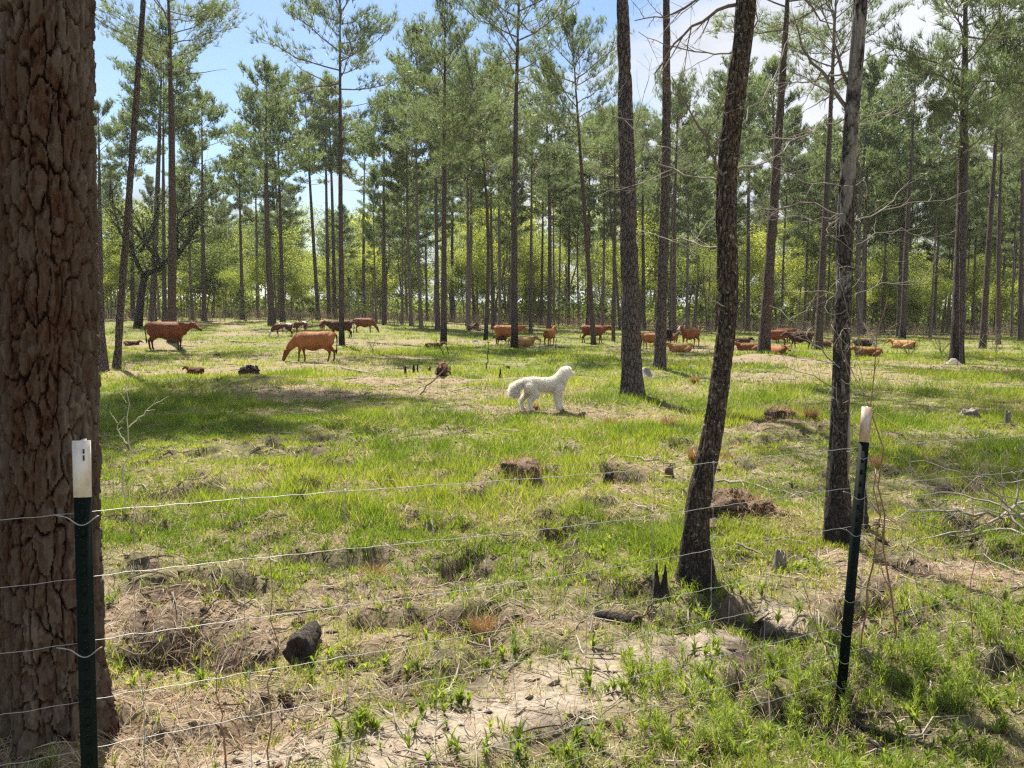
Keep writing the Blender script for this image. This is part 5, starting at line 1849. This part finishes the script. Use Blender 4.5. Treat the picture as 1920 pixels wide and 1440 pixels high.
def dog():
    b = at(1021, 774)
    b[2] = float(h_ground(b[0], b[1])) + 0.0
    s = 66 / F_PX * b[1] / 0.78
    t = empty('dog', b)
    t.scale = (s, s, s)
    t.rotation_euler = (0, 0, R(8))
    tag(t, 'big white livestock guard dog with a curled fluffy tail, looking away', 'dog')
    C = [((-.30, 0, .60), (0, 0, .585), .155, .15, .85), ((0, 0, .585), (.28, 0, .575), .155, .185, .85), ((-.40, 0, .62), (-.28, 0, .62), .12, .14, .85), ((.26, 0, .62), (.38, 0, .72), .16, .14, .85),
         ((.36, 0, .70), (.47, .02, .83), .15, .125, .9), ((.46, .03, .855), (.52, .06, .88), .115, .112, .95), ((.53, .07, .865), (.64, .19, .82), .082, .052, 1), ((.64, .19, .82), (.69, .25, .805), .05, .044, 1)]
    for sd in (-1, 1):
        C += [((.48, .05 + sd * .095, .915), (.43, .035 + sd * .135, .78), .034, .05, .6)]
    for sd, k in ((1, .07), (-1, -.03)):
        C += [((.30, sd * .10, .54), (.29 + k, sd * .10, .38), .10, .07), ((.29 + k, sd * .10, .38), (.31 + k, sd * .10, .10), .064, .05), ((.31 + k, sd * .10, .06), (.36 + k, sd * .10, .04), .045, .04)]
    for sd, k in ((1, -.08), (-1, .08)):
        C += [((-.34, sd * .09, .54), (-.28 + k, sd * .10, .39), .115, .075), ((-.29 + k, sd * .10, .39), (-.42 + k, sd * .10, .23), .068, .045), ((-.44 + k, sd * .10, .23), (-.40 + k, sd * .10, .06), .043, .04), ((-.40 + k, sd * .10, .05), (-.35 + k, sd * .10, .036), .042, .038)]
    body = melt('body', C, 0.014, 5, M['dog_coat'])
    bo = link('body', body, t)
    Ct = [((-.42, 0, .66), (-.53, 0, .60), .045, .05), ((-.53, 0, .61), (-.65, .01, .50), .06, .09), ((-.65, .01, .50), (-.67, .02, .41), .095, .09), ((-.67, .02, .41), (-.60, .03, .36), .075, .045)]
    tail = melt('tail', Ct, 0.014, 4, M['dog_coat'])
    link('tail', tail, t)
    mb = capsule((.72, .285, .812), (.73, .295, .81), .024, .02)
    mb.build('nose', M['dark'], bo)
    for sd in (-1, 1):
        o = link('eye', EYE, bo, (.575 - sd * .05, .12 + sd * .03, .90))
        o.scale = (.6, .6, .6)
    r = np.random.default_rng(6)

    def fur(me, n, L, w, drift, parent):
        nv = len(me.vertices)
        co = np.empty(nv * 3, np.float32)
        no = np.empty(nv * 3, np.float32)
        me.vertices.foreach_get('co', co)
        me.vertices.foreach_get('normal', no)
        co, no = co.reshape(-1, 3).astype(float), no.reshape(-1, 3).astype(float)
        k = r.integers(0, nv, n)
        P = co[k] + r.normal(0, .006, (n, 3))
        ln = L * (0.5 + 0.8 * r.random((n, 1))) * np.clip((co[k][:, 2:3] - 0.02) / 0.3, 0.35, 1) * np.where(co[k][:, 0:1] > .5, .5, 1)
        clump = np.stack([vnoise(P[:, 0] * 14, P[:, 2] * 14 + q * 9, q) - .5 for q in range(3)], 1)
        d = unit(no[k] * 0.5 + np.array(drift) * 1.2 + clump * 0.3 + r.normal(0, .10, (n, 3)))
        sd = unit(np.cross(d, r.normal(0, 1, (n, 3)))) * w
        V = np.stack([P - sd, P + sd, P + d * ln], 1).reshape(-1, 3)
        tint = np.repeat(r.random(n), 3)
        link('fur', new_mesh('fur', V, np.arange(3 * n).reshape(-1, 3), M['dog_fur'], False, {'tint': tint}), parent)
    fur(body, 34000, .045, .0024, (-.35, 0, -.4), bo)
    fur(tail, 9000, .085, .0026, (-.45, 0, -.15), t.children[-1] if t.children[-1].name.startswith('tail') else t)


dog()


# ------------------------------------------------------------------ stumps, logs, fallen branches
def lump(name, px, py, rx_, ry_, h, mat, label, cat, rough=0.35, seed=0, ragged=0.0, taper=0.8, sides=44, hollow=0.0, lean=(0, 0), group=None):
    """broken stump or mound: side wall with an uneven rim, a sunken top"""
    b = at(px, py)
    b[2] = float(h_ground(b[0], b[1]))
    th = np.linspace(0, 2 * np.pi, sides, endpoint=False)
    rows = 12
    V = []
    rj = np.random.default_rng(seed + 9)
    rim = 1 + ragged * (2.2 * vnoise(th / 6.283 * 7, th * 0 + 2, seed, 7) - 1.0) + 1.3 * ragged * (vnoise(th / 6.283 * 15, th * 0 + 8, seed, 15) - .5)
    for q in range(rows):
        f = q / (rows - 1)
        r_ = (1.35 - (1.35 - taper) * f ** 0.5) * (1 + 1.1 * rough * (vnoise(th / 6.283 * 5, np.full(sides, f * 1.6), seed + 1, 5) - .5) + 0.7 * rough * (vnoise(th / 6.283 * 13, np.full(sides, f * 2.5), seed + 4, 13) - .5) + 0.45 * rough * (vnoise(th / 6.283 * 22, np.full(sides, f * 8), seed + 6, 22) - .5) + 0.16 * rough * rj.normal(0, 1, sides))
        z = -0.06 + (h * rim + 0.06) * f
        V.append(np.stack([rx_ * r_ * np.cos(th) + lean[0] * z, ry_ * r_ * np.sin(th) + lean[1] * z, z], 1))
    top = V[-1]
    c = top.mean(0)
    for f, dz in ((0.75, -0.02 - hollow * 0.5), (0.4, -0.01 - hollow)):
        t_ = c + (top - c) * f
        t_[:, 2] = top[:, 2] * (f * 0.8) + c[2] * (1 - f * 0.8) + dz * h * 2 + 0.12 * h * (vnoise(th * 2, th * 0 + f * 5, seed + 2) - .5)
        V.append(t_)
    V = np.concatenate(V)
    nrow = rows + 2
    i = np.arange(nrow - 1)[:, None] * sides
    j = np.arange(sides)[None, :]
    j2 = (j + 1) % sides
    Q = np.stack([i + j, i + j2, i + sides + j2, i + sides + j], -1).reshape(-1, 4)
    V = np.vstack([V, c + [0, 0, -hollow * h * 2.2]])
    k = np.arange(sides)
    T = np.stack([k + (nrow - 1) * sides, (k + 1) % sides + (nrow - 1) * sides, np.full(sides, nrow * sides)], 1)
    o = link(name, new_mesh(name, V, [Q, T], M[mat], rough < 0.5), None, b)
    if mat == 'rot' and rx_ > 0.1:
        r = np.random.default_rng(seed + 50)
        m = 420
        k = r.integers(sides * 3, len(V) - 1, m)
        P = V[k] + r.normal(0, .012, (m, 3))
        a_ = r.random(m) * 6.28
        D = np.stack([np.cos(a_), np.sin(a_), 0 * a_], 1)
        cl = Coll()
        cl.add(*blades(P, D, .05 + .1 * r.random(m), np.full(m, max(.0025, .0006 * b[1])), np.clip(.8 + .3 * r.random(m), 0, .99), lerp3((.40, .27, .14), (.16, .09, .05), r.random(m)), 2))
        st = cl.build('straw', M['litter'])
        st.parent = o
    return tag(o, label, cat, group)


lump('tree_stump', 469, 716, .24, .2, .26, 'char', 'charred black jagged stump on a bare patch', 'stump', .5, 1, .28, .8, hollow=.3)
lump('tree_stump', 976, 912, .20, .17, .19, 'rot', 'rounded rotten stump topped with brown pine straw, mid foreground', 'stump', .4, 2, .10, .82)
lump('tree_stump', 1462, 800, .30, .25, .12, 'rot', 'low wide dark stump on a mound right of the crooked gum', 'stump', .5, 3, .15, .6)
lump('tree_stump', 1818, 795, .16, .14, .12, 'grey_wood', 'weathered grey and black stump in the grass far to the right', 'stump', .5, 4, .2, .7)
lump('tree_stump', 1889, 800, .045, .045, .18, 'grey_wood', 'thin broken grey stub near the right border', 'stump', .3, 5, .2, .7)
lump('tree_stump', 1240, 1132, .055, .05, .16, 'char', 'hollow splintered stump beside the foot of the crooked gum', 'stump', .4, 6, .55, .6, hollow=.5)


def log(pa, pb, r0, r1, za, zb, label, end_mat):
    a, b = at(*pa), at(*pb)
    a[2] = float(h_ground(a[0], a[1])) + za
    b[2] = float(h_ground(b[0], b[1])) + zb
    t = empty('log', a)
    tag(t, label, 'log')
    n = 12
    ts = np.linspace(0, 1, n)[:, None]
    P = (b - a) * ts
    P[1:-1] += rng.normal(0, r0 * .08, (n - 2, 3))
    mb = MB()
    mb.tube(P, np.linspace(r0, r1, n), 18, wob=.22)
    mb.build('bark', M['gum_bark'], t)
    mb = MB()
    d = unit(P[0] - P[1])
    sd = unit(np.cross(d, [0, 0, 1.0]))
    up = np.cross(sd, d)
    th = np.linspace(0, 2 * np.pi, 20, endpoint=False)
    jag = d * (0.006 + .03 * rng.random((20, 1)))
    V = [r0 * 1.02 * (np.cos(th)[:, None] * sd + np.sin(th)[:, None] * up) * (1 + .1 * rng.normal(0, 1, (20, 1))) * f + jag * g_ for f, g_ in ((1.0, 0), (.97, 1), (.6, .3), (.25, -.4))]
    V = np.vstack(V)
    k = np.arange(20)
    Q = np.vstack([np.stack([k + q * 20, (k + 1) % 20 + q * 20, (k + 1) % 20 + q * 20 + 20, k + q * 20 + 20], 1) for q in range(3)])
    mb.add(V, Q)
    mb.build('broken_end', M[end_mat], t, smooth=False)


log((560, 1252), (588, 1196), .068, .045, .075, .05, 'bark covered log with a black burnt end facing forward in the near left grass', 'char')
log((1192, 1186), (1118, 1164), .036, .026, .025, .02, 'small fallen log with a dark broken end below the hollow splintered stump', 'rot')
lump('tree_stump', 1400, 985, .32, .22, .12, 'rot', 'crumbled heap of a rotten stump between the gum and the dead tree', 'stump', .8, 9, .5, .55, hollow=.2)
lump('tree_stump', 1608, 1010, .07, .06, .28, 'char', 'black burnt stub behind the rusty topped post', 'stump', .5, 10, .4, .6)
lump('tree_stump', 1462, 1075, .05, .05, .11, 'grey_wood', 'grey bark covered stub with a dark side in the near right grass', 'stump', .4, 11, .4, .7, hollow=.4)
lump('tree_stump', 760, 702, .035, .035, .24, 'char', 'thin upright burnt stake left of the paired stakes', 'stump', .2, 12, .1, .8)
lump('tree_stump', 776, 700, .04, .04, .2, 'char', 'burnt stake of a close pair, the left one', 'stump', .2, 13, .2, .8)
lump('tree_stump', 783, 699, .03, .03, .22, 'char', 'burnt stake of a close pair, the right one', 'stump', .2, 14, .2, .6)
lump('tree_stump', 804, 695, .06, .05, .12, 'char', 'small black stub between the burnt stakes and the lying calf', 'stump', .5, 15, .4, .6)
lump('tree_stump', 938, 708, .05, .05, .2, 'char', 'small splintered grey black stub left of the white dog', 'stump', .5, 16, .6, .4)
lump('tree_stump', 952, 688, .08, .08, .08, 'char', 'low round black stub behind the splintered one', 'stump', .4, 17, .2, .7)
lump('tree_stump', 1140, 908, .07, .06, .09, 'char', 'small dark root stub right of the rounded rotten stump', 'stump', .7, 18, .5, .5)
lump('tree_stump', 888, 620, .8, .6, .5, 'rot', 'brown heap of rotten wood far off between the burnt pines', 'stump', .7, 19, .3, .5)
lump('tree_stump', 407, 667, .14, .12, .1, 'char', 'small dark clump in the grass below the head of the standing cow', 'stump', .6, 20, .3, .6)
lump('tree_stump', 1255, 895, .06, .06, .1, 'rot', 'orange brown stub in the grass left of the crooked gum', 'stump', .5, 21, .4, .6)
lump('ant_hill', 1211, 706, .34, .3, .28, 'sand_hill', 'pale grey ant hill at the foot of the second thick pine', 'ant hill', .25, 22, .05, .25)
lump('ant_hill', 1299, 694, .36, .3, .13, 'sand_hill', 'flat pale ant hill in open grass right of the second thick pine', 'ant hill', .3, 23, .05, .25)
lump('ant_hill', 1787, 684, .36, .3, .2, 'sand_hill', 'pale ant hill at the foot of the stout two toned pine', 'ant hill', .3, 24, .05, .25)
lump('ant_hill', 890, 643, .45, .3, .13, 'sand_hill', 'grey ant hill left of the half hidden cow', 'ant hill', .3, 25, .05, .25)


def fallen(name, pts, r0, mat, label, cat, nsub=0, lift=0.0, rise=None, seed=0, maxlev=1, ratio=0.3, group=None):
    """a stick lying on the ground through places of the photograph"""
    P = []
    for q, (a, b_) in enumerate(pts):
        p = at(a, b_)
        p[2] = float(h_ground(p[0], p[1])) + r0 * 0.7 + lift + (rise[q] if rise else 0)
        P.append(p)
    P = np.array(P)
    o = P[0].copy()
    r = np.random.default_rng(seed + 700)
    mb = MB()
    if nsub:
        twig_sys(mb, P - o, r0, r, 0, maxlev, nsub, ratio, 0.15, 6, 0.2)
    else:
        s = np.linspace(0, len(P) - 1, 14)
        Q = np.stack([np.interp(s, np.arange(len(P)), (P - o)[:, k]) for k in range(3)], 1)
        Q += r.normal(0, r0 * 0.35, Q.shape)
        mb.tube(Q, r0 * np.linspace(1, 0.55, 14), 8, wob=0.25)
    ob = mb.build(name, M[mat], None, loc=o)
    return tag(ob, label, cat, group)


fallen('fallen_branch', [(1143, 857), (1190, 862), (1235, 874), (1290, 868)], .016, 'pale_twig', 'pale bare branch lying left of the crooked gum', 'branch', 5, .02, seed=1)
fallen('fallen_branch', [(1345, 898), (1400, 910), (1460, 925), (1530, 938)], .015, 'pale_twig', 'long pale branch lying from the gum towards the dead tree', 'branch', 4, .02, seed=2)
fallen('fallen_branch', [(560, 780), (650, 801), (740, 805)], .012, 'pale_twig', 'thin pale stick in the shaded grass left of center', 'branch', 0, .02, seed=3)
fallen('fallen_branch', [(655, 890), (700, 900), (780, 904)], .009, 'pale_twig', 'thin curved pale stick in the sunlit grass', 'branch', 0, .02, seed=4)
fallen('fallen_branch', [(190, 934), (290, 926), (345, 912), (378, 908)], .010, 'grey_wood', 'bent grey stick lying right of the huge pine', 'branch', 0, .01, seed=5)
fallen('fallen_branch', [(180, 806), (230, 808)], .02, 'grey_wood', 'short grey log sticking out behind the huge pine', 'branch', 0, .02, seed=6)
fallen('fallen_branch', [(812, 792), (850, 806), (885, 812)], .022, 'grey_wood', 'short dark barked log in grass below the white dog', 'branch', 2, .02, seed=7)
fallen('fallen_branch', [(905, 812), (950, 820), (995, 830)], .010, 'pale_twig', 'thin pale stick continuing the dark barked log', 'branch', 0, .01, seed=8)
fallen('fallen_branch', [(640, 690), (690, 700), (745, 708)], .022, 'pale_twig', 'bleached stick on bare soil left of the burnt stakes', 'branch', 0, .02, seed=9)
fallen('fallen_branch', [(645, 712), (720, 708)], .02, 'pale_twig', 'bleached stick lying level just below another one', 'branch', 0, .02, seed=10)
fallen('fallen_branch', [(1000, 1040), (1050, 1014), (1095, 995)], .011, 'grey_wood', 'dark crooked stick in the near grass at the center', 'branch', 2, .02, seed=11)
fallen('fallen_branch', [(970, 660), (1030, 662), (1090, 660)], .03, 'grey_wood', 'dark log lying beyond the dog in the mid field', 'branch', 0, .03, seed=12)
fallen('fallen_branch', [(690, 642), (760, 650), (800, 652), (900, 656)], .03, 'char', 'long dark stick on the ground left of the burnt pines', 'branch', 0, .03, seed=13)
fallen('fallen_branch', [(432, 641), (450, 643), (480, 646)], .04, 'pale_twig', 'bleached log right of the standing red cow', 'branch', 0, .03, seed=14)
fallen('fallen_branch', [(1340, 1168), (1400, 1166), (1440, 1160)], .012, 'char', 'dark crooked root on the sandy strip', 'branch', 2, .01, seed=15)
fallen('fallen_branch', [(1068, 1262), (1110, 1262), (1140, 1275), (1165, 1288)], .007, 'grey_wood', 'thin grey twig curving on the sandy strip', 'branch', 2, .012, seed=16)
fallen('fallen_branch', [(1105, 1205), (1112, 1175), (1130, 1166), (1180, 1160)], .006, 'grey_wood', 'hooked grey root by the small fallen log', 'branch', 2, .03, rise=[0, .05, .06, .04], seed=17)
fallen('fallen_branch', [(1380, 1035), (1415, 1045), (1450, 1058)], .010, 'grey_wood', 'stick lying over the dark hollow in the near right grass', 'branch', 2, .04, seed=18)
fallen('fallen_branch', [(860, 1215), (920, 1217), (1000, 1214)], .006, 'pale_twig', 'bleached straight stick above the sandy strip', 'branch', 0, .01, seed=19)
fallen('fallen_branch', [(205, 1280), (250, 1240), (285, 1230)], .006, 'pale_twig', 'short straw coloured stick beside the huge pine', 'branch', 0, .02, seed=20)
# leaning stick
P0, P1 = at(787, 740), at(862, 700)
P1 = pt(862, 655, P0[1] + 0.3)
mb = MB()
twig_sys(mb, np.array([[0, 0, 0], (P1 - P0) * 0.5 + [0.03, 0, -0.03], P1 - P0]), 0.02, np.random.default_rng(2), 0, 1, 4, .3)
tag(mb.build('leaning_stick', M['grey_wood'], None, loc=P0), 'long bare stick leaning up over the forward facing calf', 'stick')
for (xa, ya), (xb, yb), lb, sd in [((836, 672), (817, 636), 'dark charred stick leaning left behind the long bare stick', 1), ((843, 668), (831, 622), 'tall dark forked stick beside the shorter charred stick', 2), ((911, 698), (917, 640), 'thin upright dark twig left of the white dog', 3), ((1042, 655), (1043, 622), 'thin stake just right of the cow seen from the rear', 4)]:
    p = at(xa, ya)
    q = pt(xb, yb, p[1])
    mb = MB()
    twig_sys(mb, np.array([[0, 0, 0], (q - p) * .5, q - p]), 0.022, np.random.default_rng(sd), 0, 1, 3, .3)
    tag(mb.build('burnt_sapling', M['char'], None, loc=p), lb, 'sapling')

# the heap of dead boughs at the right
BR = [([(1960, 985), (1860, 985), (1760, 985), (1680, 990)], .017, [.05, .12, .12, .05], 6), ([(1980, 960), (1900, 975), (1830, 1000), (1720, 1020), (1660, 1045)], .014, [.1, .12, .08, .04, .02], 6),
      ([(1935, 1005), (1880, 990), (1800, 975), (1720, 965)], .012, [.05, .15, .2, .2], 7), ([(1960, 1030), (1900, 1010), (1800, 1010), (1710, 1005)], .014, [.05, .1, .12, .1], 6), ([(1920, 1060), (1840, 1030), (1780, 1020), (1740, 1040)], .008, [.02, .06, .06, .02], 5)]
hp = empty('brush_heap', at(1880, 1000))
tag(hp, 'tangled heap of bleached dead boughs behind the fence at the right border', 'brush heap')
ho = np.array(hp.location)
r = np.random.default_rng(77)
for pts, r0, rise, ns in BR:
    P = []
    for (a, b_), z in zip(pts, rise):
        p = at(a, b_)
        p[2] = float(h_ground(p[0], p[1])) + z
        P.append(p)
    mb = MB()
    twig_sys(mb, np.array(P) - ho, r0, r, 0, 2, ns, .4, -.1, 6, .22)
    mb.build('bough', M['pale_twig'], hp)
for pts, r0, ns in [([(1925, 985), (1890, 945), (1850, 912), (1790, 880), (1750, 870), (1708, 866)], .010, 4), ([(1925, 960), (1900, 940), (1915, 905), (1890, 880), (1882, 850)], .011, 5), ([(1930, 900), (1880, 905), (1830, 890), (1800, 930)], .006, 5), ([(1925, 975), (1840, 950), (1780, 955), (1700, 960)], .006, 6), ([(1930, 940), (1850, 920), (1820, 850), (1790, 850)], .005, 5)]:
    P = px_path(pts, ho[1], [0.0, .05, .1, .1, .15, .2][:len(pts)]) - ho
    mb = MB()
    twig_sys(mb, P, r0, r, 0, 2, ns, .35, 0, 6, .2)
    mb.build('bough', M['pale_twig'], hp)


# slim live and dead stems near the fence
def stem(pts, Yd, r0, mat, label, cat, name='thin_sapling', nsub=0, seed=0, maxlev=1, ratio=.25):
    P = px_path(pts, Yd)
    o = P[0].copy()
    mb = MB()
    twig_sys(mb, P - o, r0, np.random.default_rng(seed + 40), 0, maxlev if nsub else 0, max(nsub, 1), ratio, 0, 6, .2)
    return tag(mb.build(name, M[mat], None, loc=o), label, cat)


stem([(506, 1450), (511, 1300), (508, 1150), (500, 990)], 2.75, .0035, 'red_stem', 'single thin reddish stem rising at the near left', 'stem', seed=1)
stem([(1650, 1300), (1668, 1150), (1668, 1000), (1655, 900), (1640, 760), (1643, 670), (1642, 560)], 3.75, .006, 'red_stem', 'slender reddish sapling just right of the rusty topped post', 'sapling', nsub=9, seed=2, maxlev=2)
stem([(1590, 1298), (1610, 1295), (1612, 1220), (1625, 1110), (1650, 990), (1655, 900), (1625, 840)], 3.62, .006, 'red_stem', 'bent sapling stem hooking up from the rusty topped post', 'sapling', nsub=6, seed=3)
stem([(1818, 1275), (1820, 1180), (1826, 1080), (1828, 960), (1850, 860)], 3.8, .003, 'red_stem', 'thin dry stem standing amid the feathery weeds at right', 'stem', nsub=4, seed=4)
stem([(1572, 1275), (1550, 1215), (1520, 1145), (1505, 1090)], 3.45, .004, 'red_stem', 'dead stem leaning left from the foot of the rusty topped post', 'stem', nsub=2, seed=5)
stem([(424, 1445), (420, 1380), (408, 1300), (400, 1250)], 2.85, .0045, 'red_stem', 'forked brown stem at the bottom border, left side', 'stem', nsub=3, seed=6, maxlev=1, ratio=.7)
stem([(1840, 1150), (1720, 1105), (1712, 1060), (1716, 1000)], 4.0, .004, 'pale_twig', 'pale dry twig bent over the weeds at right', 'stem', nsub=5, seed=7)
stem([(1066, 1445), (1064, 1400), (1052, 1350), (1044, 1325)], 2.9, .003, 'red_stem', 'short dry stem at the bottom border near the center', 'stem', nsub=2, seed=8)
wp = at(232, 960)
stem([(232, 960), (236, 880), (242, 800), (234, 755), (236, 720)], wp[1], .008, 'weed_stem', 'tall pale dry weed with curved arms right of the huge pine', 'weed', 'dry_weed', nsub=0, seed=9)
mb = MB()
for pts, r0 in [([(242, 801), (270, 775), (290, 755), (318, 743)], .006), ([(238, 832), (222, 812), (220, 795), (236, 780)], .007), ([(220, 793), (208, 775), (206, 768)], .004), ([(237, 755), (228, 740), (224, 735)], .003), ([(288, 757), (292, 748), (298, 740)], .003)]:
    twig_sys(mb, px_path(pts, wp[1]), r0, np.random.default_rng(5), 0, 1, 4, .16, 0, 5, .2)
dw = bpy.data.objects['dry_weed']
arms = mb.build('arm', M['weed_stem'], dw)
arms.location = -np.array(dw.location)

# orange brown dead grass clumps and seed heads
tf = 0
for px, py, h, lb in [(1143, 792, .22, 'dead orange grass clump left of the thickest pine shadow'), (1252, 806, .2, 'dead straw clump in front of the thickest pine'), (1303, 866, .2, 'russet grass clump beside the crooked gum'), (1365, 850, .18, 'russet grass clump right behind the crooked gum'), (1303, 722, .2, 'small brown grass clump right of the second thick pine'), (1000, 772, .16, 'brown grass clump at the feet of the white dog'), (1650, 868, .2, 'brown grass clump behind the rusty topped post'), (1520, 800, .22, 'straw clump right of the low wide stump'), (905, 1160, .11, 'tall straw tinted clump over a dark hollow'), (700, 1080, .14, 'brown straw clump in the near grass')]:
    rng = np.random.default_rng(900 + tf)
    p = at(px, py)
    m = 260
    an = rng.random(m) * 6.28
    rr = 0.06 * np.sqrt(rng.random(m))
    q = np.stack([rr * np.cos(an), rr * np.sin(an), 0 * an - .01], 1)
    D = np.stack([np.cos(an), np.sin(an), 0 * an], 1)
    wv_ = max(.003, .0009 * p[1])
    cl = Coll()
    cl.add(*blades(q, D, h * (.5 + .7 * rng.random(m)), np.full(m, wv_), np.clip(.2 + .7 * rng.random(m), 0, .95), lerp3((.36, .20, .09), (.42, .31, .15), rng.random(m)), 2))
    o = cl.build('grass_clump', M['litter'])
    o.location = (p[0], p[1], float(h_ground(p[0], p[1])))
    tag(o, lb, 'grass clump')
    tf += 1


# pine cones on the litter
def cone_mesh():
    mb = MB()
    for k in range(46):
        f = k / 46
        a = k * 2.4
        r_ = .022 * math.sin(math.pi * (0.12 + 0.8 * f)) + .004
        c = np.array([r_ * math.cos(a), r_ * math.sin(a), f * .075])
        d = np.array([math.cos(a), math.sin(a), .45])
        s_ = np.array([-math.sin(a), math.cos(a), 0]) * .007
        mb.add(np.array([c * .4 + [0, 0, c[2] * .6], c + s_, c - s_, c + d * .008]), None, [[0, 1, 3], [0, 3, 2], [1, 2, 3]])
    mb.tube([[0, 0, 0], [0, 0, .075]], .009, 6)
    return mb.mesh('pine_cone', M['rot'], False)


cm_ = cone_mesh()
for px, py, lb in [(1325, 1432, 'pine cone at the bottom border'), (547, 1168, 'open pine cone just above the burnt log'), (632, 1262, 'pine cone right of the burnt log'), (1640, 1010, 'pine cone behind the rusty topped post'), (545, 1332, 'dark pine cone on the straw at near left')]:
    p = at(px, py)
    o = link('pine_cone', cm_, None, (p[0], p[1], float(h_ground(p[0], p[1])) + .025))
    o.rotation_euler = (1.45, 0, rng.random() * 6)
    tag(o, lb, 'pine cone', 'pine cones on the ground')


# leafless grey shrubs standing before the tree line
for q, (px, py, hpx, lb) in enumerate([(1640, 652, 70, 'leafless tan shrub right of the mottled dead tree'), (1705, 668, 60, 'leafless shrub in front of the golden cow farthest right'), (1765, 662, 75, 'leafless shrub left of the stout two toned pine'), (1868, 664, 80, 'leafless shrub close to the right border'), (752, 612, 52, 'pale leafless shrub between the red brown cow and the burnt pine'), (562, 612, 40, 'leafless shrub behind the pied calf'), (1270, 622, 40, 'leafless shrub behind the white faced cow'), (700, 660, 45, 'thin leafless seedling in the mid field left of the burnt pines'), (1010, 662, 50, 'thin leafless seedling left of the cow seen from the rear'), (1560, 690, 50, 'leafless seedling left of the mottled dead tree')]):
    p = at(px, py)
    p[2] = float(h_ground(p[0], p[1]))
    r = np.random.default_rng(1200 + q)
    Hs = hpx / F_PX * p[1]
    mb = MB()
    for k in range(3 if 'seedling' in lb else 9):
        d = unit(np.array([r.normal(0, .45), r.normal(0, .45), 1]))
        L = Hs * (0.6 + 0.5 * r.random())
        ts = np.linspace(0, 1, 5)[:, None]
        P = d * L * ts + np.array([r.normal(0, .25), r.normal(0, .25), -.15]) * L * ts ** 2
        twig_sys(mb, P, max(.004, .00035 * p[1]), r, 0, 2, 5, .4, .05, 4, .25)
    tag(mb.build('bare_shrub', M['twig' if q % 3 else 'pale_twig'], None, loc=p), lb, 'shrub')
lump('pale_heap', 1716, 612, 1.6, .8, .6, 'sand_hill', 'low pale heap standing in for an unclear white strip far to the right', 'sand heap', .3, 40, .1, .6)  # stand-in shape for a far white strip of unclear nature


# ------------------------------------------------------------------ air: a thin even haze over the whole clearing
hm, ht, hout = mat_new('haze')
pv = N(ht, 'ShaderNodeVolumePrincipled')
pv.inputs['Color'].default_value = (0.92, 0.95, 1.0, 1)
pv.inputs['Density'].default_value = 0.00016
pv.inputs['Anisotropy'].default_value = 0.3
ht.links.new(pv.outputs[0], hout.inputs['Volume'])
mb = MB()
mb.box((0, 1340, 16.0), (9400, 3400, 37))
hz_ = mb.build('haze', hm, None, smooth=False)
hz_['kind'] = 'stuff'
